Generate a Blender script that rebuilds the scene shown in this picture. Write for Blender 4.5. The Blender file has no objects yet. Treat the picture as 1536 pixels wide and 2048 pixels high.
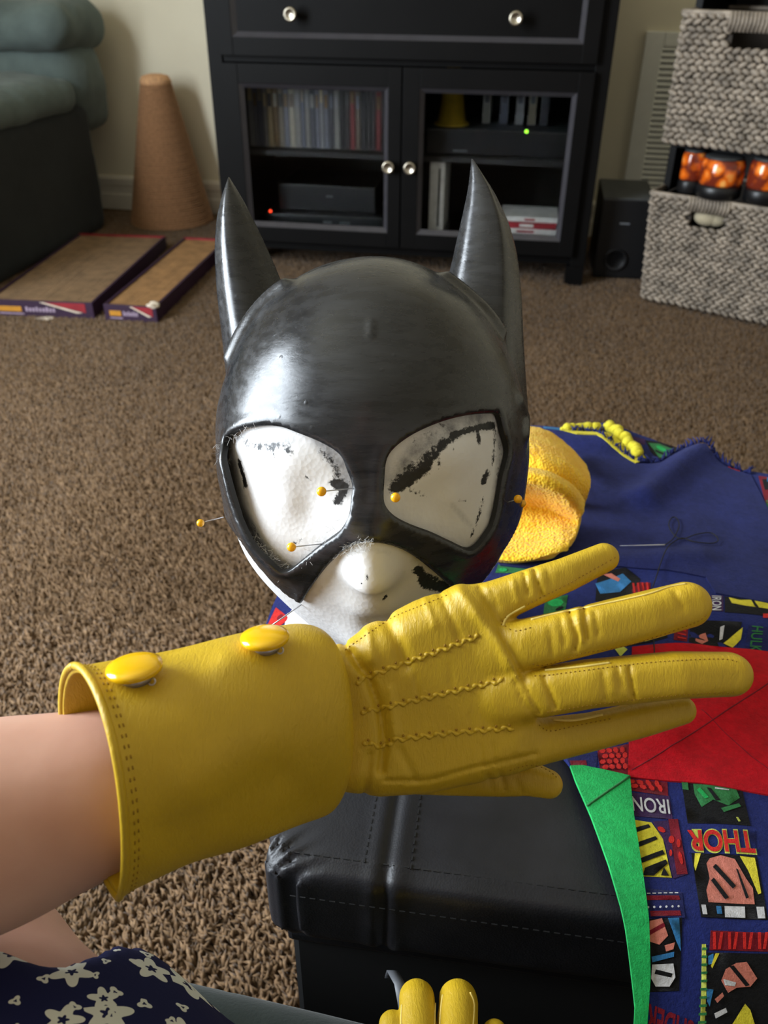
import bpy, bmesh, math, random
import numpy as np
from mathutils import Vector, Matrix
from mathutils.geometry import delaunay_2d_cdt
from mathutils.bvhtree import BVHTree
random.seed(7); rng = np.random.default_rng(7)
S = bpy.context.scene; COL = S.collection
# ------------------------------------------------------------------ camera
F = 1700.0; H = .80; PI_ = math.radians(33.1); RO = math.radians(.5)
fw = np.array([0, math.cos(PI_), -math.sin(PI_)]); r0 = np.array([1., 0, 0]); u0 = np.cross(r0, fw)
rt = math.cos(RO)*r0 + math.sin(RO)*u0; up = -math.sin(RO)*r0 + math.cos(RO)*u0
CAM = np.array([0, 0, H])
cd = bpy.data.cameras.new('camera'); cam = bpy.data.objects.new('camera', cd); COL.objects.link(cam)
cd.sensor_fit = 'VERTICAL'; cd.sensor_height = 36; cd.lens = F/2048*36
cd.clip_start = .02
cam.matrix_world = Matrix(((rt[0], up[0], -fw[0], 0), (rt[1], up[1], -fw[1], 0), (rt[2], up[2], -fw[2], H), (0, 0, 0, 1)))
cd.dof.use_dof = True; cd.dof.focus_distance = .40; cd.dof.aperture_fstop = 16
S.camera = cam
# ------------------------------------------------------------------ light
S.view_settings.view_transform = 'Standard'; S.view_settings.look = 'None'
S.view_settings.gamma = 1; S.view_settings.use_curve_mapping = False
S.view_settings.exposure = 0.0
wd = bpy.data.worlds.new('world'); S.world = wd; wd.use_nodes = True
bg = wd.node_tree.nodes['Background']; bg.inputs[0].default_value = (1.0, .95, .88, 1); bg.inputs[1].default_value = .52
def area(name, loc, target, sx, sy, power, col):
    l = bpy.data.lights.new(name, 'AREA'); l.shape = 'RECTANGLE'; l.size = sx; l.size_y = sy; l.energy = power; l.color = col
    o = bpy.data.objects.new(name, l); COL.objects.link(o); o.location = loc
    o.rotation_euler = (Vector(target)-Vector(loc)).to_track_quat('-Z', 'Y').to_euler(); return o
WIN_Y, WIN_Z, WALL_X, WIN_W, WIN_H = .58, 1.12, -1.95, 1.2, 1.8
area('window_daylight', (WALL_X-.12, WIN_Y, WIN_Z), (WALL_X+1, WIN_Y, WIN_Z-.25), 1.1, 1.7, 160, (.82, .91, 1.0))

# ------------------------------------------------------------------ pixel helpers (a pixel of the photograph -> a point of the room)
def ray(px, py): return fw + rt*(px-768)/F - up*(py-1024)/F
def atd(px, py, d): return CAM + ray(px, py)*d
def atz(px, py, z):
    v = ray(px, py); return CAM + v*(z-H)/v[2]
def proj(P):
    q = np.asarray(P)-CAM; d = q@fw; return 768+F*(q@rt)/d, 1024-F*(q@up)/d, d
# ------------------------------------------------------------------ materials
def lin(c):
    o = []
    for v in c[:3]:
        v /= 255.0; o.append(v/12.92 if v <= .04045 else ((v+.055)/1.055)**2.4)
    return (*o, 1)
class NT:
    def __init__(s, name):
        s.m = bpy.data.materials.new(name); s.m.use_nodes = True; s.t = s.m.node_tree; s.n = s.t.nodes
        s.b = s.n['Principled BSDF']; s.tc = s.n.new('ShaderNodeTexCoord')
    def link(s, a, b): s.t.links.new(a, b)
    def noise(s, scale, detail=4, rough=.55, vec=None, dist=0):
        k = s.n.new('ShaderNodeTexNoise'); k.inputs['Scale'].default_value = scale; k.inputs['Detail'].default_value = detail
        k.inputs['Roughness'].default_value = rough; k.inputs['Distortion'].default_value = dist
        s.link(vec if vec is not None else s.tc.outputs['Object'], k.inputs['Vector']); return k
    def vor(s, scale, feat='F1', vec=None):
        k = s.n.new('ShaderNodeTexVoronoi'); k.feature = feat; k.inputs['Scale'].default_value = scale
        s.link(vec if vec is not None else s.tc.outputs['Object'], k.inputs['Vector']); return k
    def ramp(s, fac, stops, interp='LINEAR'):
        k = s.n.new('ShaderNodeValToRGB'); k.color_ramp.interpolation = interp; e = k.color_ramp.elements
        while len(e) < len(stops): e.new(.5)
        for i, (p, c) in enumerate(stops): e[i].position = p; e[i].color = c
        s.link(fac, k.inputs[0]); return k
    def math(s, op, a, b=None, c=None):
        k = s.n.new('ShaderNodeMath'); k.operation = op
        for i, v in enumerate((a, b, c)):
            if v is None: continue
            if isinstance(v, (int, float)): k.inputs[i].default_value = v
            else: s.link(v, k.inputs[i])
        return k.outputs[0]
    def mix(s, fac, a, b):
        k = s.n.new('ShaderNodeMix'); k.data_type = 'RGBA'
        for i, v in ((0, fac), (6, a), (7, b)):
            if isinstance(v, (int, float)): k.inputs[i].default_value = v
            elif isinstance(v, tuple): k.inputs[i].default_value = v
            else: s.link(v, k.inputs[i])
        return k.outputs[2]
    def scale(s, sx, sy, sz, rot=(0, 0, 0)):
        k = s.n.new('ShaderNodeMapping'); k.inputs['Scale'].default_value = (sx, sy, sz); k.inputs['Rotation'].default_value = rot
        s.link(s.tc.outputs['Object'], k.inputs[0]); return k.outputs[0]
    def bump(s, h, strength=.3, dist=.001):
        k = s.n.new('ShaderNodeBump'); k.inputs['Strength'].default_value = strength; k.inputs['Distance'].default_value = dist
        s.link(h, k.inputs['Height'])
        prev = s.b.inputs['Normal'].links
        if prev: s.link(prev[0].from_socket, k.inputs['Normal'])
        s.link(k.outputs[0], s.b.inputs['Normal'])
    def set(s, color=None, rough=None, metal=None, spec=None, sheen=None, **kw):
        if color is not None:
            if isinstance(color, tuple): s.b.inputs['Base Color'].default_value = color
            else: s.link(color, s.b.inputs['Base Color'])
        if rough is not None: s.b.inputs['Roughness'].default_value = rough
        if metal is not None: s.b.inputs['Metallic'].default_value = metal
        if spec is not None: s.b.inputs['Specular IOR Level'].default_value = spec
        if sheen is not None: s.b.inputs['Sheen Weight'].default_value = sheen
        for k, v in kw.items(): s.b.inputs[k.replace('_', ' ')].default_value = v
        return s.m
def shade(c, k): return tuple(min(1, v*k) for v in c[:3])+(1,)
def plain(name, rgb, rough=.5, var=.15, nscale=40, bump=0, bscale=200, bdist=.001, **kw):
    t = NT(name); c = lin(rgb); n = t.noise(nscale)
    t.link(t.ramp(n.outputs[0], [(.3, shade(c, 1-var)), (.7, shade(c, 1+var))]).outputs[0], t.b.inputs['Base Color'])
    if bump:
        nb = t.noise(bscale, 5); t.bump(nb.outputs[0], bump, bdist)
    return t.set(rough=rough, **kw)
M = {}
def leather(name, rgb, rough=.42):
    t = NT(name); c = lin(rgb)
    n = t.noise(26, 4); t.link(t.ramp(n.outputs[0], [(.3, shade(c, .9)), (.72, shade(c, 1.08))]).outputs[0], t.b.inputs['Base Color'])
    v = t.vor(1500, 'DISTANCE_TO_EDGE'); t.bump(v.outputs[0], .10, .0004)
    w = t.noise(320, 5, .6, t.scale(2.6, .7, .7, (0, .15, .2)), .8); t.bump(w.outputs[0], .36, .0013)
    return t.set(rough=rough, spec=.45)
M['yellow_leather'] = leather('yellow_leather', (198, 163, 34), .42)
M['yellow_edge'] = plain('yellow_raw_edge', (232, 206, 110), .7)
M['thread'] = plain('yellow_thread', (150, 112, 10), .7)
M['yellow_shiny'] = plain('yellow_button_plastic', (238, 186, 12), .16, .05, spec=.6)
M['button_back'] = plain('button_metal', (170, 165, 165), .3, .05, metal=.7)
M['pin_yellow'] = plain('pin_plastic', (246, 178, 24), .25, .04)
M['steel'] = plain('steel', (200, 200, 205), .3, .05, metal=.6)
def skin():
    t = NT('skin'); c = lin((214, 168, 146))
    n = t.noise(18, 4); m = t.noise(260, 4)
    t.link(t.ramp(n.outputs[0], [(.3, lin((192, 144, 124))), (.7, lin((208, 164, 144)))]).outputs[0], t.b.inputs['Base Color'])
    t.bump(m.outputs[0], .12, .0006)
    t.b.inputs['Subsurface Weight'].default_value = .12; t.b.inputs['Subsurface Radius'].default_value = (.008, .003, .0015); t.b.inputs['Subsurface Scale'].default_value = 1
    return t.set(rough=.5, spec=.35)
M['skin'] = skin()
def mask_mat():
    t = NT('black_mask_paint'); n = t.noise(9, 5); 
    st = t.noise(60, 5, .6, t.scale(.6, 2.5, 4, (0, .3, .2)))
    f = t.math('MULTIPLY', n.outputs[0], st.outputs[0])
    t.link(t.ramp(f, [(.1, lin((20, 21, 24))), (.45, lin((52, 53, 56)))]).outputs[0], t.b.inputs['Base Color'])
    rr = t.ramp(st.outputs[0], [(.3, (.21,)*3+(1,)), (.75, (.36,)*3+(1,))]); t.link(rr.outputs[0], t.b.inputs['Roughness'])
    t.bump(st.outputs[0], .15, .0011)
    v = t.vor(120, 'F1'); sp = t.ramp(v.outputs[0], [(0, (1, 1, 1, 1)), (.14, (0, 0, 0, 1))]); t.bump(sp.outputs[0], .18, .0006)
    return t.set(spec=.5)
M['mask'] = mask_mat()
M['mask_edge'] = plain('mask_inner_edge', (14, 14, 15), .6)
def foam():
    t = NT('white_foam_with_paint'); a = t.n.new('ShaderNodeAttribute'); a.attribute_name = 'stain'
    n = t.noise(170, 6, .7); n2 = t.noise(700, 3, .7)
    f = t.math('MULTIPLY_ADD', n.outputs[0], 1.3, t.math('MULTIPLY_ADD', n2.outputs[0], .9, t.math('SUBTRACT', a.outputs['Fac'], 1.1)))
    bw = t.ramp(f, [(.40, (0, 0, 0, 1)), (.62, (1, 1, 1, 1))])
    n3 = t.noise(30, 3); wh = t.ramp(n3.outputs[0], [(.3, lin((214, 213, 212))), (.7, lin((226, 226, 226)))])
    a2 = t.n.new('ShaderNodeAttribute'); a2.attribute_name = 'smudge'; n4 = t.noise(55, 6, .75)
    sm = t.ramp(t.math('MULTIPLY', a2.outputs['Fac'], t.math('MULTIPLY_ADD', n4.outputs[0], 1.6, -.2)), [(.12, (0, 0, 0, 1)), (.75, (1, 1, 1, 1))])
    t.link(t.mix(bw.outputs[0], t.mix(sm.outputs[0], wh.outputs[0], lin((92, 92, 96))), lin((24, 24, 26))), t.b.inputs['Base Color'])
    v = t.vor(420); t.bump(v.outputs[0], .22, .0006)
    t.b.inputs['Subsurface Weight'].default_value = .15; t.b.inputs['Subsurface Radius'].default_value = (.006, .006, .006); t.b.inputs['Subsurface Scale'].default_value = 1
    return t.set(rough=.55)
M['foam'] = foam()
def towel():
    t = NT('terry_cloth'); n = t.noise(60, 4); t.link(t.ramp(n.outputs[0], [(.3, lin((240, 176, 20))), (.7, lin((255, 204, 60)))]).outputs[0], t.b.inputs['Base Color'])
    v = t.vor(520); t.bump(v.outputs[0], .8, .0016); t.b.inputs['Subsurface Weight'].default_value = .35; t.b.inputs['Subsurface Radius'].default_value = (.012, .006, .001); t.b.inputs['Subsurface Scale'].default_value = 1
    return t.set(rough=.9, sheen=.2, spec=.1)
M['towel'] = towel()
def flannel(name, rgb, rough=.95, sheen=.06, var=.35):
    t = NT(name); c = lin(rgb); n = t.noise(260, 5, .7); n2 = t.noise(35, 3)
    n3 = t.noise(95, 5, .75); f = t.math('ADD', t.math('MULTIPLY_ADD', n2.outputs[0], .25, t.math('MULTIPLY', n.outputs[0], .35)), t.math('MULTIPLY', n3.outputs[0], .4))
    t.link(t.ramp(f, [(.36, shade(c, 1-var)), (.7, shade(c, 1+var))]).outputs[0], t.b.inputs['Base Color'])
    v = t.noise(700, 4, .75); t.bump(v.outputs[0], .7, .0016)
    return t.set(rough=rough, sheen=sheen, spec=.1)
for k, c in dict(fl_blue=(36, 43, 98), fl_navy=(36, 40, 92), fl_royal=(34, 44, 108), fl_red=(196, 12, 30), fl_green=(40, 178, 92), fl_yellow=(222, 208, 60), fl_black=(22, 22, 24),
                 fl_pink=(206, 124, 108), fl_white=(208, 208, 212), fl_dkred=(122, 26, 40), fl_dkgreen=(52, 122, 70), fl_sky=(54, 120, 176), fl_purple=(66, 40, 84), fl_scarlet=(206, 44, 40), fl_lime=(196, 204, 90)).items():
    M[k] = flannel(k, c)
def black_leather():
    t = NT('black_vinyl'); n = t.noise(30, 4)
    t.link(t.ramp(n.outputs[0], [(.3, lin((22, 22, 25))), (.7, lin((34, 34, 38)))]).outputs[0], t.b.inputs['Base Color'])
    v = t.vor(900); t.bump(v.outputs[0], .15, .0005); w = t.noise(30, 4); t.bump(w.outputs[0], .15, .004)
    return t.set(rough=.48, spec=.4)
M['vinyl'] = black_leather()
M['black_cloth'] = plain('black_underside_cloth', (10, 10, 11), .9)
M['black_thread'] = plain('black_thread', (12, 12, 14), .7)
M['wall'] = plain('cream_wall_paint', (226, 217, 192), .85, .03, 6, .12, 130, .002)
M['white_trim'] = plain('white_trim_paint', (214, 206, 190), .5, .03)
M['white_metal'] = plain('white_metal', (236, 235, 226), .45, .03)
M['black_wood'] = plain('black_brown_wood', (8, 7, 7), .5, .2, 12, .05, 60, spec=.12)
M['dark_inside'] = plain('dark_inside', (26, 23, 21), .7)
M['nickel'] = plain('brushed_nickel', (190, 182, 165), .3, .04, metal=1)
def glass():
    t = NT('cabinet_glass'); t.b.inputs['Transmission Weight'].default_value = 1; t.b.inputs['IOR'].default_value = 1.12
    return t.set((.82, .84, .85, 1), .02)
M['glass'] = glass()
M['sisal'] = plain('sisal_rope', (158, 116, 80), .9, .25, 160, .6, 500)
M['sisal_top_lit'] = plain('sisal_top_lit', (204, 156, 112), .95, .25, 120, .5, 300)  # lighter sisal: light caught by the cone's top, put into the colour
M['cardboard'] = plain('cardboard', (134, 106, 76), .95, .25, 28, .6, 260, .003)
M['cardboard_light'] = plain('cardboard_fresh', (156, 116, 72), .95, .25, 28, .6, 260, .003)
M['purple'] = plain('purple_print', (44, 16, 46), .6, .12)
M['red_print'] = plain('red_print', (140, 26, 36), .6)
M['white_print'] = plain('pale_print', (160, 140, 160), .6)
M['gold_print'] = plain('gold_print', (190, 130, 30), .6)
M['paper'] = plain('torn_paper', (205, 190, 170), .8)
def microfiber(name, rgb):
    t = NT(name); c = lin(rgb); n = t.noise(7, 5, .65); n2 = t.noise(500, 3)
    t.link(t.ramp(n.outputs[0], [(.3, shade(c, .75)), (.7, shade(c, 1.2))]).outputs[0], t.b.inputs['Base Color'])
    t.bump(n2.outputs[0], .3, .001); return t.set(rough=.9, sheen=.12, spec=.12)
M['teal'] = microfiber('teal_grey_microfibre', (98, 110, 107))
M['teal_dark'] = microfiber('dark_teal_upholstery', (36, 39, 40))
M['seat'] = microfiber('grey_green_seat_fabric', (46, 54, 51))
M['strand'] = plain('grey_seagrass', (136, 124, 110), .6, .5, 30, .5, 180, .002)
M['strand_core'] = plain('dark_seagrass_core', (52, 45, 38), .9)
def pumpkin():
    t = NT('orange_leaf_print'); v = t.vor(34); n = t.noise(60, 4)
    f = t.math('ADD', v.outputs[0], t.math('MULTIPLY', n.outputs[0], .5))
    t.link(t.ramp(f, [(.35, lin((250, 176, 90))), (.62, lin((226, 104, 20))), (.9, lin((110, 40, 24)))]).outputs[0], t.b.inputs['Base Color'])
    return t.set(rough=.12, spec=.6)
M['pumpkin'] = pumpkin()
M['black_plastic'] = plain('black_plastic', (14, 14, 16), .4)
M['charcoal'] = plain('charcoal_plastic', (48, 50, 52), .55)
M['grey_plastic'] = plain('grey_plastic', (96, 98, 102), .5)
M['white_plastic'] = plain('white_plastic', (216, 214, 208), .35)
M['beige'] = plain('beige_cloth', (168, 156, 130), .9)
def carpet_floor():
    t = NT('carpet_backing'); n = t.noise(180, 6, .7); t.link(t.ramp(n.outputs[0], [(.3, lin((70, 55, 40))), (.7, lin((112, 91, 68)))]).outputs[0], t.b.inputs['Base Color'])
    t.bump(n.outputs[0], .8, .008); return t.set(rough=1, spec=.05)
M['carpet_base'] = carpet_floor()
def carpet_pile():
    t = NT('carpet_pile'); n = t.noise(85, 4, .75); n2 = t.noise(3, 3)
    f = t.math('MULTIPLY_ADD', n2.outputs[0], .2, t.math('MULTIPLY', n.outputs[0], .85))
    t.link(t.ramp(f, [(.37, lin((58, 44, 32))), (.43, lin((101, 79, 56))), (.55, lin((117, 92, 67))), (.68, lin((137, 111, 83)))]).outputs[0], t.b.inputs['Base Color'])
    return t.set(rough=1, spec=.05, sheen=.1)
M['pile'] = carpet_pile()
def emit(name, col, st):
    t = NT(name); t.b.inputs['Emission Color'].default_value = (*col, 1); t.b.inputs['Emission Strength'].default_value = st
    return t.set((*col, 1), .4)
M['led_red'] = emit('red_led', (1, .06, .02), 3); M['led_green'] = emit('green_led', (.35, 1, .05), 3)
def floral():
    t = NT('navy_floral_cloth'); mp = t.scale(1, 1, .0, (0, 0, 0))
    def layer(scale, off, R, petals, keep):
        ad = t.n.new('ShaderNodeVectorMath'); ad.operation = 'ADD'; ad.inputs[1].default_value = (off, off*1.7, 0); t.link(mp, ad.inputs[0])
        v = t.n.new('ShaderNodeTexVoronoi'); v.voronoi_dimensions = '2D'; v.inputs['Scale'].default_value = scale; v.inputs['Randomness'].default_value = .75
        t.link(ad.outputs[0], v.inputs['Vector'])
        sb = t.n.new('ShaderNodeVectorMath'); sb.operation = 'SUBTRACT'; t.link(ad.outputs[0], sb.inputs[0]); t.link(v.outputs['Position'], sb.inputs[1])
        sx = t.n.new('ShaderNodeSeparateXYZ'); t.link(sb.outputs[0], sx.inputs[0])
        sc = t.n.new('ShaderNodeSeparateColor'); t.link(v.outputs['Color'], sc.inputs[0])
        ang = t.math('ADD', t.math('ARCTAN2', sx.outputs[1], sx.outputs[0]), t.math('MULTIPLY', sc.outputs[0], 6.28))
        rad = t.math('MULTIPLY', v.outputs['Distance'], 1.0)
        lim = t.math('MULTIPLY', t.math('MULTIPLY_ADD', t.math('COSINE', t.math('MULTIPLY', ang, float(petals))), .24, .78), R)
        lim = t.math('MULTIPLY', lim, t.math('MULTIPLY_ADD', sc.outputs[1], .5, .7))
        a = t.math('LESS_THAN', rad, lim); b = t.math('GREATER_THAN', rad, t.math('MULTIPLY', lim, .30)); k = t.math('LESS_THAN', sc.outputs[2], keep)
        return t.math('MULTIPLY', t.math('MULTIPLY', a, b), k)
    a = layer(56, 0, .40, 5, .74); b = layer(105, 3.3, .24, 3, .45); f = t.math('MAXIMUM', a, b)
    n = t.noise(500, 3); t.link(t.mix(f, lin((22, 26, 66)), lin((214, 216, 204))), t.b.inputs['Base Color']); t.bump(n.outputs[0], .2, .0006)
    return t.set(rough=.85, spec=.2)
M['floral'] = floral()
# ------------------------------------------------------------------ mesh helpers
def mesh_obj(name, V, Fc, mat, parent=None, smooth=True, loc=None):
    me = bpy.data.meshes.new(name)
    V = np.asarray(V, dtype=np.float64)
    if loc is not None: V = V-np.asarray(loc)
    me.from_pydata(V.tolist(), [], Fc if isinstance(Fc, list) else Fc.tolist()); me.update()
    mats = mat if isinstance(mat, (list, tuple)) else [mat]
    for m in mats: me.materials.append(m)
    if smooth: me.polygons.foreach_set('use_smooth', [True]*len(me.polygons))
    o = bpy.data.objects.new(name, me); COL.objects.link(o)
    if parent is not None: o.parent = parent
    if loc is not None and parent is None: o.location = loc
    return o
def thing(name, label, cat, loc=(0, 0, 0), rz=0, group=None):
    o = bpy.data.objects.new(name, None); COL.objects.link(o); o.location = [float(v) for v in loc]; o.rotation_euler = (0, 0, rz)
    o.empty_display_size = .05; return tag(o, label, cat, group)
def tag(o, label, cat, group=None):
    o['label'] = label; o['category'] = cat
    if group: o['group'] = group
    return o
def struct(o): o['kind'] = 'structure'; return o
class MB:
    def __init__(s): s.V = []; s.F = []; s.mi = []
    def add(s, V, Fc, mi=0):
        b = len(s.V); s.V += [tuple(float(c) for c in v) for v in V]; s.F += [[i+b for i in f] for f in Fc]; s.mi += [mi]*len(Fc); return s
    def box(s, x0, x1, y0, y1, z0, z1, bev=0, mi=0):
        bm = bmesh.new(); bmesh.ops.create_cube(bm, size=1)
        for v in bm.verts: v.co = ((x0+x1)/2+v.co.x*(x1-x0), (y0+y1)/2+v.co.y*(y1-y0), (z0+z1)/2+v.co.z*(z1-z0))
        if bev: bmesh.ops.bevel(bm, geom=bm.edges[:], offset=bev, segments=2, affect='EDGES', profile=.6)
        bm.verts.index_update(); s.add([v.co[:] for v in bm.verts], [[v.index for v in f.verts] for f in bm.faces], mi); bm.free(); return s
    def tube(s, P, r, n=8, mi=0, cap=True):
        P = np.asarray(P, float); m = len(P); R = np.full(m, r) if np.isscalar(r) else np.asarray(r)
        T = np.gradient(P, axis=0); T /= np.linalg.norm(T, axis=1)[:, None]+1e-12
        a = np.array([0, 0, 1.]) if abs(T[0][2]) < .9 else np.array([1., 0, 0]); N = np.cross(T[0], a); N /= np.linalg.norm(N)
        V = []
        for i in range(m):
            N = N-T[i]*(N@T[i]); N /= np.linalg.norm(N); B = np.cross(T[i], N)
            for k in range(n):
                t = 2*math.pi*k/n; V.append(P[i]+R[i]*(math.cos(t)*N+math.sin(t)*B))
        Fc = [[i*n+k, i*n+(k+1) % n, (i+1)*n+(k+1) % n, (i+1)*n+k] for i in range(m-1) for k in range(n)]
        if cap: Fc += [list(range(n))[::-1], [(m-1)*n+k for k in range(n)]]
        return s.add(V, Fc, mi)
    def lathe(s, prof, n=32, origin=(0, 0, 0), A=None, mi=0, cap=True):
        A = np.eye(3) if A is None else np.asarray(A)   # columns: two radial axes and the axis
        V = []; m = len(prof)
        for (r, z) in prof:
            for k in range(n):
                t = 2*math.pi*k/n; V.append(np.asarray(origin)+A@np.array([r*math.cos(t), r*math.sin(t), z]))
        Fc = [[i*n+k, i*n+(k+1) % n, (i+1)*n+(k+1) % n, (i+1)*n+k] for i in range(m-1) for k in range(n)]
        if cap: Fc += [list(range(n))[::-1], [(m-1)*n+k for k in range(n)]]
        return s.add(V, Fc, mi)
    def ball(s, c, rad, n=10, A=None, mi=0):
        rad = (rad,)*3 if np.isscalar(rad) else rad; A = np.eye(3) if A is None else A
        V = []; Fc = []
        for i in range(n+1):
            ph = math.pi*i/n
            for k in range(2*n):
                t = math.pi*k/n
                V.append(np.asarray(c)+A@np.array([rad[0]*math.sin(ph)*math.cos(t), rad[1]*math.sin(ph)*math.sin(t), rad[2]*math.cos(ph)]))
        for i in range(n):
            for k in range(2*n): Fc.append([i*2*n+k, (i+1)*2*n+k, (i+1)*2*n+(k+1) % (2*n), i*2*n+(k+1) % (2*n)])
        return s.add(V, Fc, mi)
    def build(s, name, mat, parent=None, smooth=True, loc=None):
        o = mesh_obj(name, s.V, s.F, mat, parent, smooth, loc)
        if any(s.mi): o.data.polygons.foreach_set('material_index', s.mi)
        return o
def axes(n):
    n = np.asarray(n, float); n /= np.linalg.norm(n); a = np.array([0, 0, 1.]) if abs(n[2]) < .9 else np.array([1., 0, 0])
    x = np.cross(a, n); x /= np.linalg.norm(x); return np.column_stack([x, np.cross(n, x), n])
def autosmooth(o, ang=35):
    me = o.data; bm = bmesh.new(); bm.from_mesh(me)
    for e in bm.edges:
        if len(e.link_faces) == 2 and e.calc_face_angle(0) > math.radians(ang): e.smooth = False
    bm.to_mesh(me); bm.free()
# ------------------------------------------------------------------ signed-distance modelling: one continuous skin per figure
class Grid:
    def __init__(s, lo, hi, h):
        s.lo = np.array(lo, float); s.h = h; n = np.ceil((np.array(hi)-s.lo)/h).astype(int)+1
        s.ax = [(s.lo[i]+h*np.arange(n[i])).astype(np.float32) for i in range(3)]; s.f = np.full(n, .03, np.float32)
    def sub(s, lo, hi, m):
        sl = []
        for i in range(3):
            a = max(0, int((lo[i]-m-s.lo[i])/s.h)); b = min(len(s.ax[i]), int((hi[i]+m-s.lo[i])/s.h)+2); sl.append(slice(a, max(a+1, b)))
        return tuple(sl)
    def coords(s, sl): return s.ax[0][sl[0]][:, None, None], s.ax[1][sl[1]][None, :, None], s.ax[2][sl[2]][None, None, :]
    def union(s, sl, d, k):
        a = s.f[sl]
        if k <= 0: s.f[sl] = np.minimum(a, d)
        else:
            h = np.maximum(k-np.abs(a-d), 0)/k; s.f[sl] = np.minimum(a, d)-h*h*k*.25
    def chain(s, P, R, k=.004, flat=1.0, p=2.0, m=.012, fold=False):
        P = np.asarray(P, float); R = np.asarray(R, float); rm = R.max()
        sl = s.sub(P.min(0)-rm, P.max(0)+rm, m); X, Y, Z = s.coords(sl); D = None
        for i in range(len(P)-1):
            a, b = P[i], P[i+1]; v = b-a; L2 = v@v
            t = np.clip(((X-a[0])*v[0]+(Y-a[1])*v[1]+(Z-a[2])*v[2])/L2, 0, 1)
            dx = X-a[0]-t*v[0]; dy = Y-a[1]-t*v[1]; dz = (Z-a[2]-t*v[2])/flat
            if p == 2: q = np.sqrt(dx*dx+dy*dy+dz*dz)
            else: q = ((dx*dx+dy*dy)**(p/2)+np.abs(dz)**p)**(1/p)
            q = q-(R[i]+t*(R[i+1]-R[i])); D = q if D is None else np.minimum(D, q)
        s.union(sl, D.astype(np.float32), k)
    def nets(s):
        f = s.f; neg = f < 0; nx, ny, nz = f.shape
        c = [neg[i:nx-1+i, j:ny-1+j, k:nz-1+k] for i in (0, 1) for j in (0, 1) for k in (0, 1)]
        cnt = sum(x.astype(np.int8) for x in c); act = (cnt > 0) & (cnt < 8)
        idx = -np.ones(act.shape, np.int64); I = np.argwhere(act); idx[act] = np.arange(len(I))
        acc = np.zeros((len(I), 3)); n = np.zeros(len(I)); cor = [(i, j, k) for i in (0, 1) for j in (0, 1) for k in (0, 1)]
        val = {q: f[I[:, 0]+q[0], I[:, 1]+q[1], I[:, 2]+q[2]] for q in cor}
        for q in cor:
            for a in range(3):
                if q[a] == 0:
                    w = list(q); w[a] = 1; w = tuple(w); v0, v1 = val[q], val[w]; x = (v0 < 0) != (v1 < 0)
                    t = np.where(x, v0/(v0-v1+1e-20), 0); P = np.tile(np.array(q, float), (len(I), 1)); P[:, a] += t
                    acc[x] += P[x]; n[x] += 1
        V = s.lo+(I+acc/np.maximum(n, 1)[:, None])*s.h; Q = []
        for a in range(3):
            b, c2 = (a+1) % 3, (a+2) % 3
            s0 = [slice(None)]*3; s1 = [slice(None)]*3; s0[a] = slice(0, -1); s1[a] = slice(1, None)
            A, B = neg[tuple(s0)], neg[tuple(s1)]; E = np.argwhere(A != B); E = E[(E[:, b] > 0) & (E[:, c2] > 0) & (E[:, b] < f.shape[b]-1) & (E[:, c2] < f.shape[c2]-1)]
            fl = A[E[:, 0], E[:, 1], E[:, 2]]
            def g(db, dc):
                T = E.copy(); T[:, b] -= db; T[:, c2] -= dc; return idx[T[:, 0], T[:, 1], T[:, 2]]
            q = np.stack([g(1, 1), g(0, 1), g(0, 0), g(1, 0)], 1); q[~fl] = q[~fl][:, ::-1]; Q.append(q)
        return V, np.concatenate(Q)
def smooth_mesh(V, Q, it=2, lam=.5):
    e = np.concatenate([Q[:, [0, 1]], Q[:, [1, 2]], Q[:, [2, 3]], Q[:, [3, 0]]])
    for _ in range(it):
        acc = np.zeros_like(V); n = np.zeros(len(V))
        np.add.at(acc, e[:, 0], V[e[:, 1]]); np.add.at(n, e[:, 0], 1); np.add.at(acc, e[:, 1], V[e[:, 0]]); np.add.at(n, e[:, 1], 1)
        V = V+lam*(acc/np.maximum(n, 1)[:, None]-V)
    return V
def segdist(X, Y, a, b):
    v = (b[0]-a[0], b[1]-a[1]); t = np.clip(((X-a[0])*v[0]+(Y-a[1])*v[1])/(v[0]**2+v[1]**2+1e-9), 0, 1)
    return np.hypot(X-a[0]-t*v[0], Y-a[1]-t*v[1])
def polydist(X, Y, pts, closed=False):
    D = None; n = len(pts)
    for i in range(n if closed else n-1):
        d = segdist(X, Y, pts[i], pts[(i+1) % n]); D = d if D is None else np.minimum(D, d)
    return D
def inpoly(X, Y, pts):
    ins = np.zeros(np.broadcast(X, Y).shape, bool); n = len(pts); j = n-1
    for i in range(n):
        xi, yi = pts[i]; xj, yj = pts[j]
        if yi != yj: ins ^= ((yi > Y) != (yj > Y)) & (X < (xj-xi)*(Y-yi)/(yj-yi)+xi)
        j = i
    return ins
def resample(pts, step, closed=False):
    pts = [np.asarray(p, float) for p in pts]
    if closed: pts = pts+[pts[0]]
    out = []
    for a, b in zip(pts[:-1], pts[1:]):
        n = max(1, int(round(np.linalg.norm(b-a)/step)))
        out += [a+(b-a)*k/n for k in range(n)]
    if not closed: out.append(pts[-1])
    return np.array(out)
def spline(pts, n=8, closed=False):
    P = np.asarray(pts, float); m = len(P); out = []
    for i in range(m if closed else m-1):
        g = (lambda k: P[k % m]) if closed else (lambda k: P[min(max(k, 0), m-1)])
        p0, p1, p2, p3 = g(i-1), g(i), g(i+1), g(i+2)
        for k in range(n):
            t = k/n; out.append(.5*((2*p1)+(-p0+p2)*t+(2*p0-5*p1+4*p2-p3)*t*t+(-p0+3*p1-3*p2+p3)*t**3))
    if not closed: out.append(P[-1])
    return np.array(out)
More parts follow.
